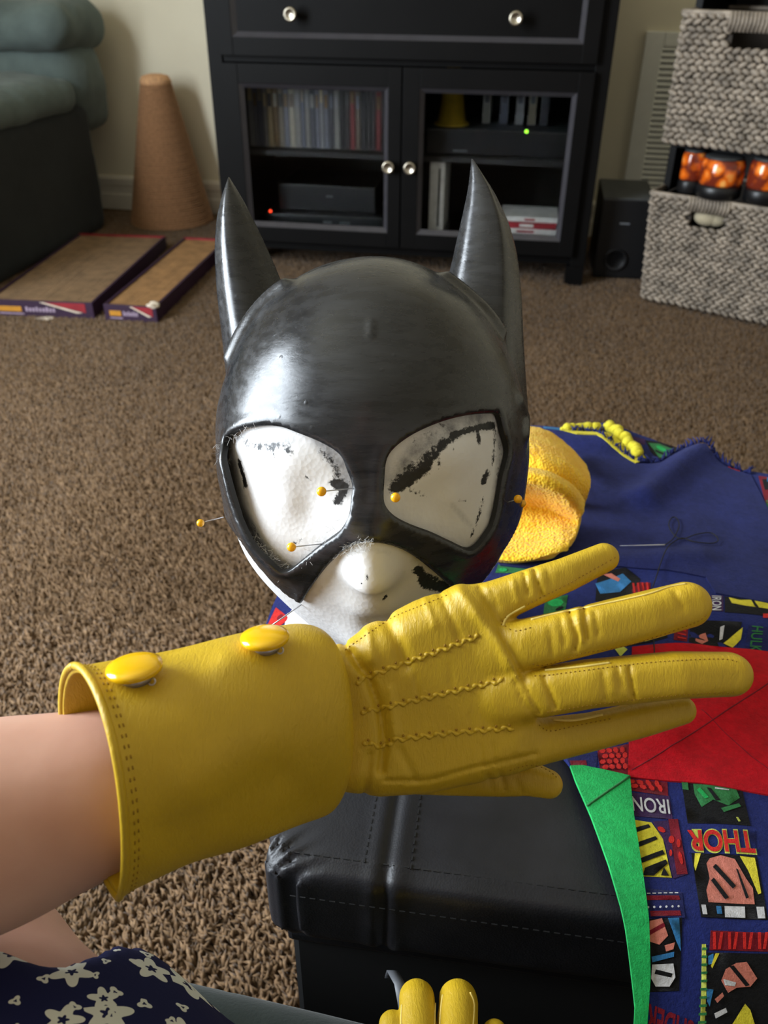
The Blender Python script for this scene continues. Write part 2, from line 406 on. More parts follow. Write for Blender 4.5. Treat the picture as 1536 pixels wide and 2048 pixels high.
def camw(L):      # camera-aligned metres (right, up, towards the viewer) -> room
    L = np.asarray(L); return CAM+L[..., 0:1]*rt+L[..., 1:2]*up-L[..., 2:3]*fw
def hp(px, py, d): return np.array([(px-768)/F*d, -(py-1024)/F*d, -d])
def cast(bvh, pts, off=0.0):
    out = []
    for (px, py) in pts:
        h, n, i, dist = bvh.ray_cast(Vector(CAM), Vector(ray(px, py)))
        if h is not None: out.append(np.array(h)+np.array(n)*off)
    return np.array(out)
def flat_cdt(outer, holes, step, conv):
    """triangulate a 2D outline with holes; conv turns N x 2 into N x 3"""
    pts = [np.asarray(outer)]+[np.asarray(h) for h in holes]; P = np.concatenate(pts); E = []; b = 0
    for p in pts: n = len(p); E += [(b+i, b+(i+1) % n) for i in range(n)]; b += n
    lo, hi = pts[0].min(0), pts[0].max(0)
    gx, gy = np.meshgrid(np.arange(lo[0], hi[0], step), np.arange(lo[1], hi[1], step)); gx = gx+(np.arange(gx.shape[0]) % 2)[:, None]*step*.5
    gx, gy = gx.ravel(), gy.ravel(); ok = inpoly(gx, gy, pts[0])
    for h in pts[1:]: ok &= ~inpoly(gx, gy, h)
    if len(gx):
        d = np.full(len(gx), 1e9)
        for p in pts: d = np.minimum(d, polydist(gx, gy, p, True))
        ok &= d > step*.45
    A = np.concatenate([P, np.stack([gx[ok], gy[ok]], 1)])
    r = delaunay_2d_cdt([Vector(a) for a in A], E, [], 0, 1e-9)
    V = np.array([v[:] for v in r[0]]); T = np.array(r[2]); c = V[T].mean(1); ok = inpoly(c[:, 0], c[:, 1], pts[0])
    for h in pts[1:]: ok &= ~inpoly(c[:, 0], c[:, 1], h)
    T = T[ok]; a, b2, c2 = V[T[:, 0]], V[T[:, 1]], V[T[:, 2]]
    s = (b2[:, 0]-a[:, 0])*(c2[:, 1]-a[:, 1])-(b2[:, 1]-a[:, 1])*(c2[:, 0]-a[:, 0]); T[s < 0] = T[s < 0][:, ::-1]
    return V, T, conv(V)
def vnormals(V, T):
    n = np.cross(V[T[:, 1]]-V[T[:, 0]], V[T[:, 2]]-V[T[:, 0]]); N = np.zeros_like(V)
    for i in range(3): np.add.at(N, T[:, i], n)
    return N/(np.linalg.norm(N, axis=1)[:, None]+1e-12)
def shell(Vo, Vi, T):
    """closed shell from an outer and an inner sheet"""
    n = len(Vo); e = np.concatenate([T[:, [0, 1]], T[:, [1, 2]], T[:, [2, 0]]]); key = {}
    for a, b in e.tolist(): key[(a, b)] = 1
    Fc = T.tolist()+(T[:, ::-1]+n).tolist(); k0 = len(Fc)
    for (a, b) in key:
        if (b, a) not in key: Fc.append([b, a, a+n, b+n])
    return np.concatenate([Vo, Vi]), Fc, k0
def vnoise(x, y, s, seed=0):
    r = np.random.default_rng(seed); out = 0
    for k in range(5):
        a = r.uniform(0, 6.28); w = s*r.uniform(.6, 1.6); out = out+np.sin((x*math.cos(a)+y*math.sin(a))*w+r.uniform(0, 6.28))
    return out/5
# ================================================================== ROOM
WY = math.radians(-11); WP = np.array([-.618, 3.241, 0]); wu = np.array([math.cos(WY), math.sin(WY), 0]); wn = np.array([math.sin(WY), -math.cos(WY), 0])
def onplane(px, py, P0, yaw):
    n = np.array([math.sin(yaw), -math.cos(yaw), 0]); v = ray(px, py); t = ((np.asarray(P0)-CAM)@n)/(v@n); return CAM+v*t
def rot2(p, yaw): return np.array([p[0]*math.cos(yaw)-p[1]*math.sin(yaw), p[0]*math.sin(yaw)+p[1]*math.cos(yaw), p[2]])
def wallp(u, z, out=0): return WP+wu*u+wn*out+np.array([0, 0, z])
# floor
struct(MB().box(WALL_X-.1, 3.2, -2.2, 4.3, -.06, 0).build('floor', M['carpet_base'], smooth=False))
# back wall (yawed) built in its own frame
wb = MB().box(-1.75, 3.4, 0, .12, 0, 2.5).build('wall_back', M['wall'], smooth=False); wb.location = WP; wb.rotation_euler = (0, 0, WY); struct(wb)
bb = bpy.data.objects.new('baseboard_back', None); COL.objects.link(bb); bb.location = WP; bb.rotation_euler = (0, 0, WY); struct(bb)
def bbpart(name, x0, x1):
    pr = [(0, 0), (-.016, 0), (-.016, .052), (-.012, .058), (-.012, .082), (-.016, .086), (-.016, .108), (-.008, .118), (0, .118)]
    n = len(pr); V = [(x0, y, z) for y, z in pr]+[(x1, y, z) for y, z in pr]
    Fc = [[i, (i+1) % n, (i+1) % n+n, i+n] for i in range(n)]+[list(range(n))[::-1], list(range(n, 2*n))]
    o = mesh_obj(name, V, Fc, M['white_trim'], bb, False); return o
bbpart('baseboard_board', -1.7, 1.40)
# left wall with a real window opening
lw = MB(); t = .12; y0, y1, z0, z1 = WIN_Y-WIN_W/2, WIN_Y+WIN_W/2, WIN_Z-WIN_H/2, WIN_Z+WIN_H/2
lw.box(WALL_X-t, WALL_X, -2.2, y0, 0, 2.5).box(WALL_X-t, WALL_X, y1, 3.62, 0, 2.5).box(WALL_X-t, WALL_X, y0, y1, 0, z0).box(WALL_X-t, WALL_X, y0, y1, z1, 2.5)
struct(lw.build('wall_left', M['wall'], smooth=False))
wf = bpy.data.objects.new('window_1', None); COL.objects.link(wf); wf.location = (WALL_X, WIN_Y, WIN_Z); struct(wf)
fr = MB()
a_, b_ = WIN_W/2, WIN_H/2
fr.box(-.10, .02, -a_, -a_+.05, -b_, b_).box(-.10, .02, a_-.05, a_, -b_, b_).box(-.10, .02, -a_+.05, a_-.05, b_-.05, b_).box(-.10, .04, -a_, a_, -b_, -b_+.05)
fr.build('window_frame', M['white_trim'], wf, False)
MB().box(-.07, -.04, -.02, .02, -b_+.05, b_-.05).build('window_mullion', M['white_trim'], wf, False)
struct(MB().box(3.05, 3.2, -2.2, 2.7, 0, 2.5).build('wall_right', M['wall'], smooth=False))
struct(MB().box(WALL_X-.12, 3.2, -2.2, 4.3, 2.5, 2.6).build('ceiling', M['wall'], smooth=False))
# ------------------------------------------------------------------ carpet pile (nobody could count it)
def carpet():
    def ok_(P):
        q = np.concatenate([P, np.zeros((len(P), 1))], 1)-CAM; d = q@fw; px = 768+F*(q@rt)/d; py = 1024-F*(q@up)/d
        return P[(px > -700) & (px < 2300) & (py > 200) & (py < 2600) & (d > .1) & ((P-WP[:2])@wn[:2] > .02)]
    N1, N2 = 66000, 620000
    P = ok_(np.stack([rng.uniform(-.70, .32, N1), rng.uniform(.05, .95, N1)], 1)); n = len(P)     # near: bent tufts
    def par(P, lo, hi, sp):
        n = len(P); a = 2.2+vnoise(P[:, 0], P[:, 1], 9, 3)*2.2+rng.normal(0, sp, n); lean = rng.uniform(.35, 1.15, n); return rng.uniform(lo, hi, n), np.cos(a), np.sin(a), np.cos(lean), np.sin(lean), rng.uniform(0, 6.28, n)
    P = P[P[:, 1] < .70+.25*rng.random(n)]; n = len(P)
    L, dirx, diry, tz, th, ph = par(P, .010, .017, .9); W = rng.uniform(.0020, .0033, n)
    V = np.zeros((n, 7, 3))
    for k in range(3):
        c, s = np.cos(ph+k*2.094), np.sin(ph+k*2.094)
        V[:, k, 0] = P[:, 0]+W*c*.8; V[:, k, 1] = P[:, 1]+W*s*.8
        V[:, 3+k, 0] = P[:, 0]+dirx*th*L*.45+W*c; V[:, 3+k, 1] = P[:, 1]+diry*th*L*.45+W*s; V[:, 3+k, 2] = L*.62*tz+W*.2
    V[:, 6, 0] = P[:, 0]+dirx*th*L*1.05; V[:, 6, 1] = P[:, 1]+diry*th*L*1.05; V[:, 6, 2] = L*(.62*tz+.30)
    tri = np.array([[0, 1, 4], [0, 4, 3], [1, 2, 5], [1, 5, 4], [2, 0, 3], [2, 3, 5], [3, 4, 6], [4, 5, 6], [5, 3, 6]])
    T = (np.arange(n)[:, None, None]*7+tri[None]).reshape(-1)
    P = ok_(np.stack([rng.uniform(-1.6, 2.0, N2), rng.uniform(.62, 3.25, N2)], 1)); P = P[P[:, 1] > .62+.25*rng.random(len(P))]; n2 = len(P)    # farther off: short fine spikes
    L, dirx, diry, tz, th, ph = par(P, .006, .0105, 1.6); W = rng.uniform(.0018, .0030, n2); V2 = np.zeros((n2, 4, 3))
    for k in range(3):
        c, s = np.cos(ph+k*2.094), np.sin(ph+k*2.094); V2[:, k, 0] = P[:, 0]+W*c; V2[:, k, 1] = P[:, 1]+W*s
    V2[:, 3, 0] = P[:, 0]+dirx*th*L; V2[:, 3, 1] = P[:, 1]+diry*th*L; V2[:, 3, 2] = L*tz+.002
    T2 = (n*7+np.arange(n2)[:, None, None]*4+np.array([[0, 1, 3], [1, 2, 3], [2, 0, 3]])[None]).reshape(-1)
    V = np.concatenate([V.reshape(-1, 3), V2.reshape(-1, 3)]); T = np.concatenate([T, T2]); nv = len(V); nt = len(T)//3
    me = bpy.data.meshes.new('carpet_pile'); me.vertices.add(nv); me.vertices.foreach_set('co', V.reshape(-1))
    me.loops.add(nt*3); me.loops.foreach_set('vertex_index', T.astype(np.int32)); me.polygons.add(nt)
    me.polygons.foreach_set('loop_start', np.arange(0, nt*3, 3, dtype=np.int32)); me.update(calc_edges=True)
    me.polygons.foreach_set('use_smooth', [True]*nt); me.materials.append(M['pile'])
    o = bpy.data.objects.new('carpet_pile', me); COL.objects.link(o); o['kind'] = 'stuff'
    o['label'] = 'tan and brown plush carpet pile covering the floor'; o['category'] = 'carpet'
carpet()
# ================================================================== MEDIA CABINET
CY = math.radians(-9); CF = np.array([.569, 2.434, 0])
def cl(px, py, y=0):     # a pixel on the plane y behind the cabinet front -> cabinet frame
    P0 = CF+rot2((0, y, 0), CY); p = onplane(px, py, P0, CY)-CF; q = rot2(p, -CY); return q
cab = thing('media_cabinet', 'large black-brown media cabinet with two glass doors and a wide drawer against the wall', 'cabinet', CF, CY)
W_ = 1.07; D_ = .47; TOP = .86
bk = M['black_wood']
for x in (-W_, -.04): MB().box(x, x+.04, 0, D_, .06, TOP, .002).build('side_panel', bk, cab, False)
MB().box(-W_-.02, .02, -.02, D_+.01, TOP, TOP+.03, .003).build('top_panel', bk, cab, False)
MB().box(-W_+.04, -.04, .006, D_, .562, .59).build('middle_shelf', bk, cab, False)
MB().box(-W_+.04, -.04, .012, D_, .062, .088).build('bottom_panel', bk, cab, False)
MB().box(-W_+.04, -.04, D_-.012, D_, .088, TOP).build('back_panel', M['dark_inside'], cab, False)
MB().box(-.545, -.525, .03, D_-.02, .088, .565).build('divider', bk, cab, False)
for x0, x1 in ((-W_+.04, -.545), (-.525, -.04)): MB().box(x0, x1, .05, D_-.015, .318, .332).build('inner_shelf', M['dark_inside'], cab, False)
for x in (-W_, -.05):
    for y in (0, D_-.05): MB().box(x, x+.05, y, y+.05, 0, .06).build('foot', bk, cab, False)
def framed(name, x0, x1, z0, z1, ix0, ix1, iz0, iz1, panel):
    """a framed front: four rails with a sloped inner moulding, then the panel"""
    m = MB(); m.box(x0, ix0, -.018, .004, z0, z1, .0015).box(ix1, x1, -.018, .004, z0, z1, .0015).box(ix0, ix1, -.018, .004, z0, iz0, .0015).box(ix0, ix1, -.018, .004, iz1, z1, .0015)
    o = m.build(name, bk, cab, False); b = .012
    A = [(ix0, -.017, iz0), (ix1, -.017, iz0), (ix1, -.017, iz1), (ix0, -.017, iz1)]; B = [(ix0+b, -.004, iz0+b), (ix1-b, -.004, iz0+b), (ix1-b, -.004, iz1-b), (ix0+b, -.004, iz1-b)]
    mo = mesh_obj('moulding', A+B, [[i, (i+1) % 4, 4+(i+1) % 4, 4+i] for i in range(4)], M['moulding'], o, False)
    if panel == 'glass': MB().box(ix0+.004, ix1-.004, -.003, .001, iz0+.004, iz1-.004).build('glass_pane', M['glass'], o, False)
    else: MB().box(ix0, ix1, -.004, .003, iz0, iz1).build('drawer_panel', bk, o, False)
    return o
M['moulding'] = plain('moulding_painted_highlight', (62, 60, 64), .3, .1)  # black wood lightened: the highlight on its bevels is put into the colour
def knob(parent, x, z):
    MB().lathe([(.006, -.018), (.006, -.030), (.015, -.034), (.0175, -.040), (.0165, -.046), (.012, -.0475), (.010, -.045), (.0001, -.045)], 24, (x, 0, z), np.array([[1, 0, 0], [0, 0, 1], [0, 1, 0]])).build('knob', M['nickel'], parent)
dr = framed('drawer', -1.032, -.038, .578, .80, -.992, -.078, .622, .755, 'panel')
knob(dr, -.825, .677); knob(dr, -.25, .677)
d1 = framed('glass_door', -1.032, -.536, .09, .56, -.985, -.572, .132, .512, 'glass'); knob(d1, -.567, .316)
d2 = framed('glass_door', -.532, -.038, .09, .56, -.487, -.078, .132, .512, 'glass'); knob(d2, -.507, .316)
def cabthing(name, label, cat, loc, group=None): return thing(name, label, cat, CF+rot2(loc, CY), CY, group)
# contents of the left half: a row of disc cases
cols = [(150, 150, 152), (120, 122, 132), (96, 100, 116), (210, 190, 150), (120, 90, 40), (140, 130, 110), (70, 72, 84), (190, 180, 160), (48, 46, 48), (150, 148, 140), (110, 96, 80), (60, 60, 70), (36, 36, 40), (130, 40, 40)]
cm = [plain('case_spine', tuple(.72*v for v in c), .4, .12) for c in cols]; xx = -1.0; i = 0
while xx < -.572:
    w = rng.uniform(.012, .0175); h = .155+.02*(rng.random() < .3); k = [0, 1, 2, 0, 3, 4, 5, 1, 7, 9, 2, 9, 6, 1][i % 14] if i < 16 else [12, 8, 12, 11, 9, 12, 8, 13, 10, 12, 8, 12, 13][i % 13]
    where = 'in the left half of the row behind the left glass door' if xx < -.80 else 'in the right half of the row behind the left glass door'
    o = thing('disc_case', f"narrow upright disc case, {['first','second','third','fourth','fifth','sixth','seventh','eighth','ninth','tenth','eleventh','twelfth','thirteenth','fourteenth','fifteenth','sixteenth','seventeenth','eighteenth','nineteenth','twentieth','twenty-first','twenty-second','twenty-third','twenty-fourth','twenty-fifth','twenty-sixth','twenty-seventh','twenty-eighth','twenty-ninth','thirtieth','thirty-first','thirty-second'][min(i,31)]} from the left behind left glass door", 'disc case', CF+rot2((xx, .10, .332), CY), CY, 'disc cases behind the left glass door')
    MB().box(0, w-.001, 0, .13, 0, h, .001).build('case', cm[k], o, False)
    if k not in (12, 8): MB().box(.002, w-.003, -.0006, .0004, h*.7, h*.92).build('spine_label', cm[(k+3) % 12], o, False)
    xx += w; i += 1
o = cabthing('media_player', 'flat black media player with a red light behind the left glass door', 'media player', (-.96, .07, .088))
MB().box(0, .36, 0, .28, 0, .062, .004).build('body', M['black_plastic'], o, False); MB().box(.07, .35, -.003, .002, .014, .022).build('front_trim', M['charcoal'], o, False)
p = cl(541, 422, .068); MB().ball((p[0]+.96, -.003, p[2]-.088), .0042, 6).build('power_light', M['led_red'], o)
MB().box(.18, .205, -.003, .002, .040, .046).box(.23, .262, -.003, .002, .040, .046).build('button', M['grey_plastic'], o, False)
o = cabthing('cable_box', 'black box standing above the media player behind the left glass door', 'cable box', (-.93, .12, .150))
MB().box(0, .30, 0, .24, 0, .075, .004).build('body', M['black_plastic'], o, False); MB().box(.15, .17, -.002, .002, .042, .047).build('badge', M['grey_plastic'], o, False)
# contents of the right half
o = cabthing('receiver', 'dark receiver with a green light behind the right glass door', 'receiver', (-.478, .08, .332))
MB().box(0, .40, 0, .30, 0, .068, .004).build('body', M['black_plastic'], o, False); MB().box(.004, .396, .004, .296, .067, .0685).build('lid', M['charcoal'], o, False)
p = cl(1053, 263, .078); MB().ball((p[0]+.478, -.002, p[2]-.332), .0045, 6).build('power_light', M['led_green'], o)
p = cl(920, 307, .078); MB().box(p[0]+.478-.02, p[0]+.478+.02, -.002, .002, .010, .015).build('badge', M['grey_plastic'], o, False)
o = cabthing('toy_cone', 'dim yellow cone standing on the receiver behind the right glass door', 'cone', (-.415, .16, .4005))
MB().lathe([(.052, 0), (.050, .006), (.040, .01), (.020, .155), (.016, .16), (.0001, .16)], 24).build('cone', plain('dim_yellow', (150, 124, 20), .6), o)
for j, (x, c) in enumerate(((-.33, 9), (-.28, 2), (-.235, 0), (-.20, 5), (-.165, 11))):
    o = cabthing('disc_case', f"pale upright case standing on the receiver, {['first','second','third','fourth','fifth'][j]} to the right of the yellow cone", 'disc case', (x, .2, .4005), 'cases on the receiver')
    MB().box(0, .022, 0, .10, 0, .085, .001).build('case', cm[c], o, False); MB().box(.004, .018, -.0006, .0004, .055, .075).build('spine_label', cm[6], o, False)
o = cabthing('game_console', 'slim white game console standing upright behind the right glass door', 'game console', (-.462, .06, .088))
MB().box(-.004, .048, 0, .18, 0, .028, .004).build('stand', M['grey_plastic'], o, False)
MB().box(0, .044, .004, .17, .028, .235, .004).build('body', M['white_plastic'], o, False); MB().box(.026, .031, .002, .02, .05, .21).build('disc_slot', M['black_plastic'], o, False)
tr = [('white', M['white_plastic'], .012, ''), ('white', M['white_plastic'], .014, ''), ('white', M['white_plastic'], .012, ''), ('white', M['white_plastic'], .014, ''), ('red-spined', M['red_print'], .016, ''), ('white', M['white_plastic'], .012, '')]
zz = .088; nm = ['bottom', 'second from the bottom', 'third from the bottom', 'fourth from the bottom', 'red one', 'topmost']
for j in range(6):
    w = [.014, .014, .015, .015, .017, .015][j]
    o = cabthing('game_case', f'{tr[j][0]} flat game case, the {nm[j]} in the stack behind the right door', 'game case', (-.255+.003*(j % 2), .05+.004*(j % 3), zz), 'game cases stacked behind the right glass door')
    MB().box(0, .165, 0, .135, 0, w-.001, .001).build('case', tr[j][1], o, False)
    MB().box(.02+.01*j, .10, -.0006, .0004, .004, w-.005).build('spine_label', M['red_print'] if j != 4 else M['white_plastic'], o, False); zz += w
# ================================================================== SUBWOOFER
M['grey_top'] = plain('grey_vinyl_top', (74, 76, 76), .6)
sx = rot2(np.array([.655, 2.490, 0])-CF, -CY)
sub = thing('subwoofer', 'square black subwoofer speaker on the carpet beside the cabinet', 'speaker', np.array([.615, 2.512, 0]), math.radians(-9))
MB().box(0, .148, 0, .26, .008, .232, .004).build('cabinet_body', M['black_plastic'], sub, False)
MB().box(.002, .146, .002, .258, .2315, .2335).build('top_plate', M['grey_top'], sub, False)
MB().box(.056, .084, -.0015, .001, .163, .168).build('badge', M['grey_plastic'], sub, False)
MB().lathe([(.028, .0), (.033, -.006), (.031, -.008), (.022, .004), (.0001, .006)], 24, (.06, 0, .062), np.array([[1, 0, 0], [0, 0, 1], [0, 1, 0]])).build('port', M['black_plastic'], sub)
for x in (.02, .128):
    for y in (.02, .24): MB().lathe([(.010, 0), (.010, .009)], 12, (x, y, 0)).build('rubber_foot', M['black_plastic'], sub)
# ================================================================== WALL VENT
vt = thing('wall_vent', 'white louvred return air vent low on the back wall', 'vent', wallp(1.43, .13), WY)
VW, VH = .38, .49
fr = MB().box(0, .055, -.014, -.001, 0, VH, .003).box(VW-.055, VW, -.014, -.001, 0, VH, .003).box(.055, VW-.055, -.014, -.001, 0, .035, .003).box(.055, VW-.055, -.014, -.001, VH-.04, VH, .003); fr.build('frame', M['white_metal'], vt, False)
MB().box(.05, VW-.05, -.003, -.001, .03, VH-.03).build('dark_backing', M['dark_inside'], vt, False)
sl = None; ns = 26
for k in range(ns):
    z = .04+(VH-.085)*k/(ns-1)
    if sl is None:
        m = MB(); m.add([(.055, -.013, -.004), (VW-.055, -.013, -.004), (VW-.055, -.004, .0075), (.055, -.004, .0075), (.055, -.0118, -.0048), (VW-.055, -.0118, -.0048), (VW-.055, -.0032, .0065), (.055, -.0032, .0065)], [[0, 1, 2, 3], [7, 6, 5, 4], [0, 4, 5, 1], [1, 5, 6, 2], [2, 6, 7, 3], [3, 7, 4, 0]])
        sl = m.build('slat', M['white_metal'], vt, False); o = sl
    else: o = sl.copy(); COL.objects.link(o); o.parent = vt
    o.location = (0, 0, z)
# ================================================================== SCRATCHING CONE
base = atz(341, 462, 0); cc = base+np.array([-.018, .125, 0])
cone = thing('sisal_scratching_cone', 'tall sisal-wrapped cat scratching cone standing by the back wall', 'scratching post', cc)
hC, rb, rtp = .455, .143, .047
MB().lathe([(rb-.004, 0), (rtp-.004, hC), (.0001, hC)], 48).build('core', M['sisal'], cone)
turns = 62; P = []
for i in range(turns*28+1):
    f = i/(turns*28); a = 2*math.pi*i/28; r = rb+(rtp-rb)*f+.0005*math.sin(i*.37); P.append((r*math.cos(a), r*math.sin(a), .003+(hC-.006)*f))
MB().tube(P, .0042, 6).build('wound_rope', M['sisal'], cone)
tp = MB().lathe([(rtp+.003, hC-.012), (rtp+.005, hC), (rtp-.004, hC+.014), (rtp*.5, hC+.019), (.0001, hC+.020)], 32)
tp.build('top_cap', M['sisal_top_lit'], cone)
# ================================================================== CARDBOARD SCRATCHERS
def scratcher(label, A, B, D, side_mat, card, hgt):
    """A front-left, B front-right, D back-right corners on the floor"""
    A, B, D = (np.asarray(q) for q in (A, B, D)); ex = (B-A); w = np.linalg.norm(ex); yaw = math.atan2(ex[1], ex[0]); ln = float((D-B)@np.array([-math.sin(yaw), math.cos(yaw), 0]))
    o = thing('cardboard_scratcher', label, 'cat scratcher', A, yaw); t = .007; e = hgt
    wl = MB().box(0, w, 0, t, .0, e, .001).box(0, w, ln-t, ln, 0, e, .001).box(0, t, t, ln-t, 0, e, .001).box(w-t, w, t, ln-t, 0, e, .001).box(t, w-t, t, ln-t, 0, .004)
    wl.build('printed_tray', M['purple'], o, False)
    n = int((w-2*t)/.0045); m = MB()
    for k in range(n):
        x = t+(w-2*t)*(k+.5)/n; m.box(x-.0019, x+.0019, t, ln-t, .004, e-.004+rng.uniform(-.0003, .0003))
    q = m.build('corrugated_pad', card, o, False)
    rim = MB().box(0, w, ln-t-.0005, ln+.0006, e-.006, e+.0008); rim.build('red_rim', M['red_print'], o, False)
    # the printed front: gold badge, pale lettering bars, a red flash under a pale stripe
    f = MB().box(w*.10, w*.32, -.0009, 0, e*.36, e*.66); f.build('gold_badge', M['gold_print'], o, False)
    f = MB()
    for k in range(9): x = w*(.36+.032*k); f.box(x, x+w*.022, -.0009, 0, e*.38, e*(.60 if k % 3 else .66))
    f.box(w*.10, w*.34, -.0009, 0, e*.2, e*.26); f.build('faded_lettering', M['white_print'], o, False)
    f = MB().add([(w*.52, -.0008, e*.96), (w*.93, -.0008, e*.96), (w*.93, -.0008, e*.4)], [[0, 1, 2]]); f.build('red_flash', M['red_print'], o, False)
    f = MB().add([(w*.50, -.001, e*.94), (w*.54, -.001, e*.96), (w*.90, -.001, e*.40), (w*.84, -.001, e*.36)], [[0, 1, 2, 3]]); f.build('pale_stripe', M['paper'], o, False)
    return o, w, ln
A1, B1, D1 = atz(-20, 632, 0), atz(190, 640, 0), atz(316, 500, 0)
o, w, ln = scratcher('wide cardboard cat scratcher in a purple tray, on the carpet beside the sofa', A1, B1, D1, 'purple', M['cardboard'], .045)
A2, B2 = atz(212, 642, 0), atz(316, 648, 0); D2 = B2+(D1-B1)*1.0
o, w, ln = scratcher('narrow cardboard cat scratcher with a torn corner, right of the wide one', A2, B2, D2, 'purple', M['cardboard_light'], .045)
tm = MB()
for k in range(7):
    a = k*.9; tm.ball((w-.012+.006*math.cos(a), .014+.010*math.sin(a), .043+.002*(k % 3)), (.012, .009, .005), 5)
tm.build('torn_corner', M['paper'], o)
pc = atz(88, 637, .004); o = thing('paper_scrap', 'small pale paper scrap lying before the wide cardboard scratcher', 'paper', pc)
V = [(.024*math.cos(a)*(1+.15*math.sin(3*a)), .010*math.sin(a), .002*math.sin(2*a)) for a in np.linspace(0, 6.28, 17)[:-1]]
mesh_obj('scrap', V+[(x, y, z+.001) for x, y, z in V], [list(range(16))[::-1], list(range(16, 32))]+[[i, (i+1) % 16, 16+(i+1) % 16, 16+i] for i in range(16)], M['paper'], o, False)
# ================================================================== SOFA (far left)
SY = math.radians(-11.5); SC = np.array([-.974, 3.021, 0])
sofa = thing('sofa', 'teal-grey upholstered sofa with puffy arm and back, left of the scratching cone', 'sofa', SC, SY)
def puff(name, blobs, mat, h=.011, k=.03, lump=.004, seed=1):
    lo = np.min([np.min([np.array(b[0])-np.array(b[2])-.02, np.array(b[1])-np.array(b[2])-.02], 0) for b in blobs], 0); hi = np.max([np.max([np.array(b[0])+np.array(b[2])+.02, np.array(b[1])+np.array(b[2])+.02], 0) for b in blobs], 0)
    g = Grid(lo, hi, h); g.f[:] = .2; X, Y, Z = g.coords((slice(None),)*3)
    for b in blobs:       # rounded box from corner to corner, half extents and rounding
        c = (np.array(b[0])+np.array(b[1]))/2; e = np.abs(np.array(b[1])-np.array(b[0]))/2; r = b[3]
        q = [np.maximum(np.abs(v-c[i])-max(e[i]-r, .001), 0) for i, v in enumerate((X, Y, Z))]
        d = np.sqrt(q[0]**2+q[1]**2+q[2]**2)-r; g.union((slice(None),)*3, d.astype(np.float32), k)
    g.f += lump*(vnoise(X*1.0+Z*.7, Y+Z*.4, 22, seed)+.5*vnoise(X-Z, Y*1.3, 55, seed+1)); V, Q = g.nets(); V = smooth_mesh(V, Q, 3); return mesh_obj(name, V, Q, mat, sofa)
z3 = (0, 0, 0)
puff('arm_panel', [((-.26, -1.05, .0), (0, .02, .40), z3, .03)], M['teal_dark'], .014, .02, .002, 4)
puff('arm_pad', [((-.30, -1.1, .385), (.012, -.03, .475), z3, .05), ((-.24, -1.0, .40), (-.02, -.10, .492), z3, .045)], M['teal'], .009, .03, .008, 7)
puff('seat', [((-.72, -.95, .10), (-.26, .0, .38), z3, .05)], M['teal'], .02, .03, .004, 9)
puff('back_cushion', [((-.72, -.08, .36), (.01, .19, .60), z3, .11), ((-.72, -.02, .3), (-.01, .20, .48), z3, .06)], M['teal'], .011, .05, .008, 11)
puff('back_roll', [((-.72, -.13, .545), (.02, .20, .69), z3, .07)], M['teal'], .011, .03, .011, 13)
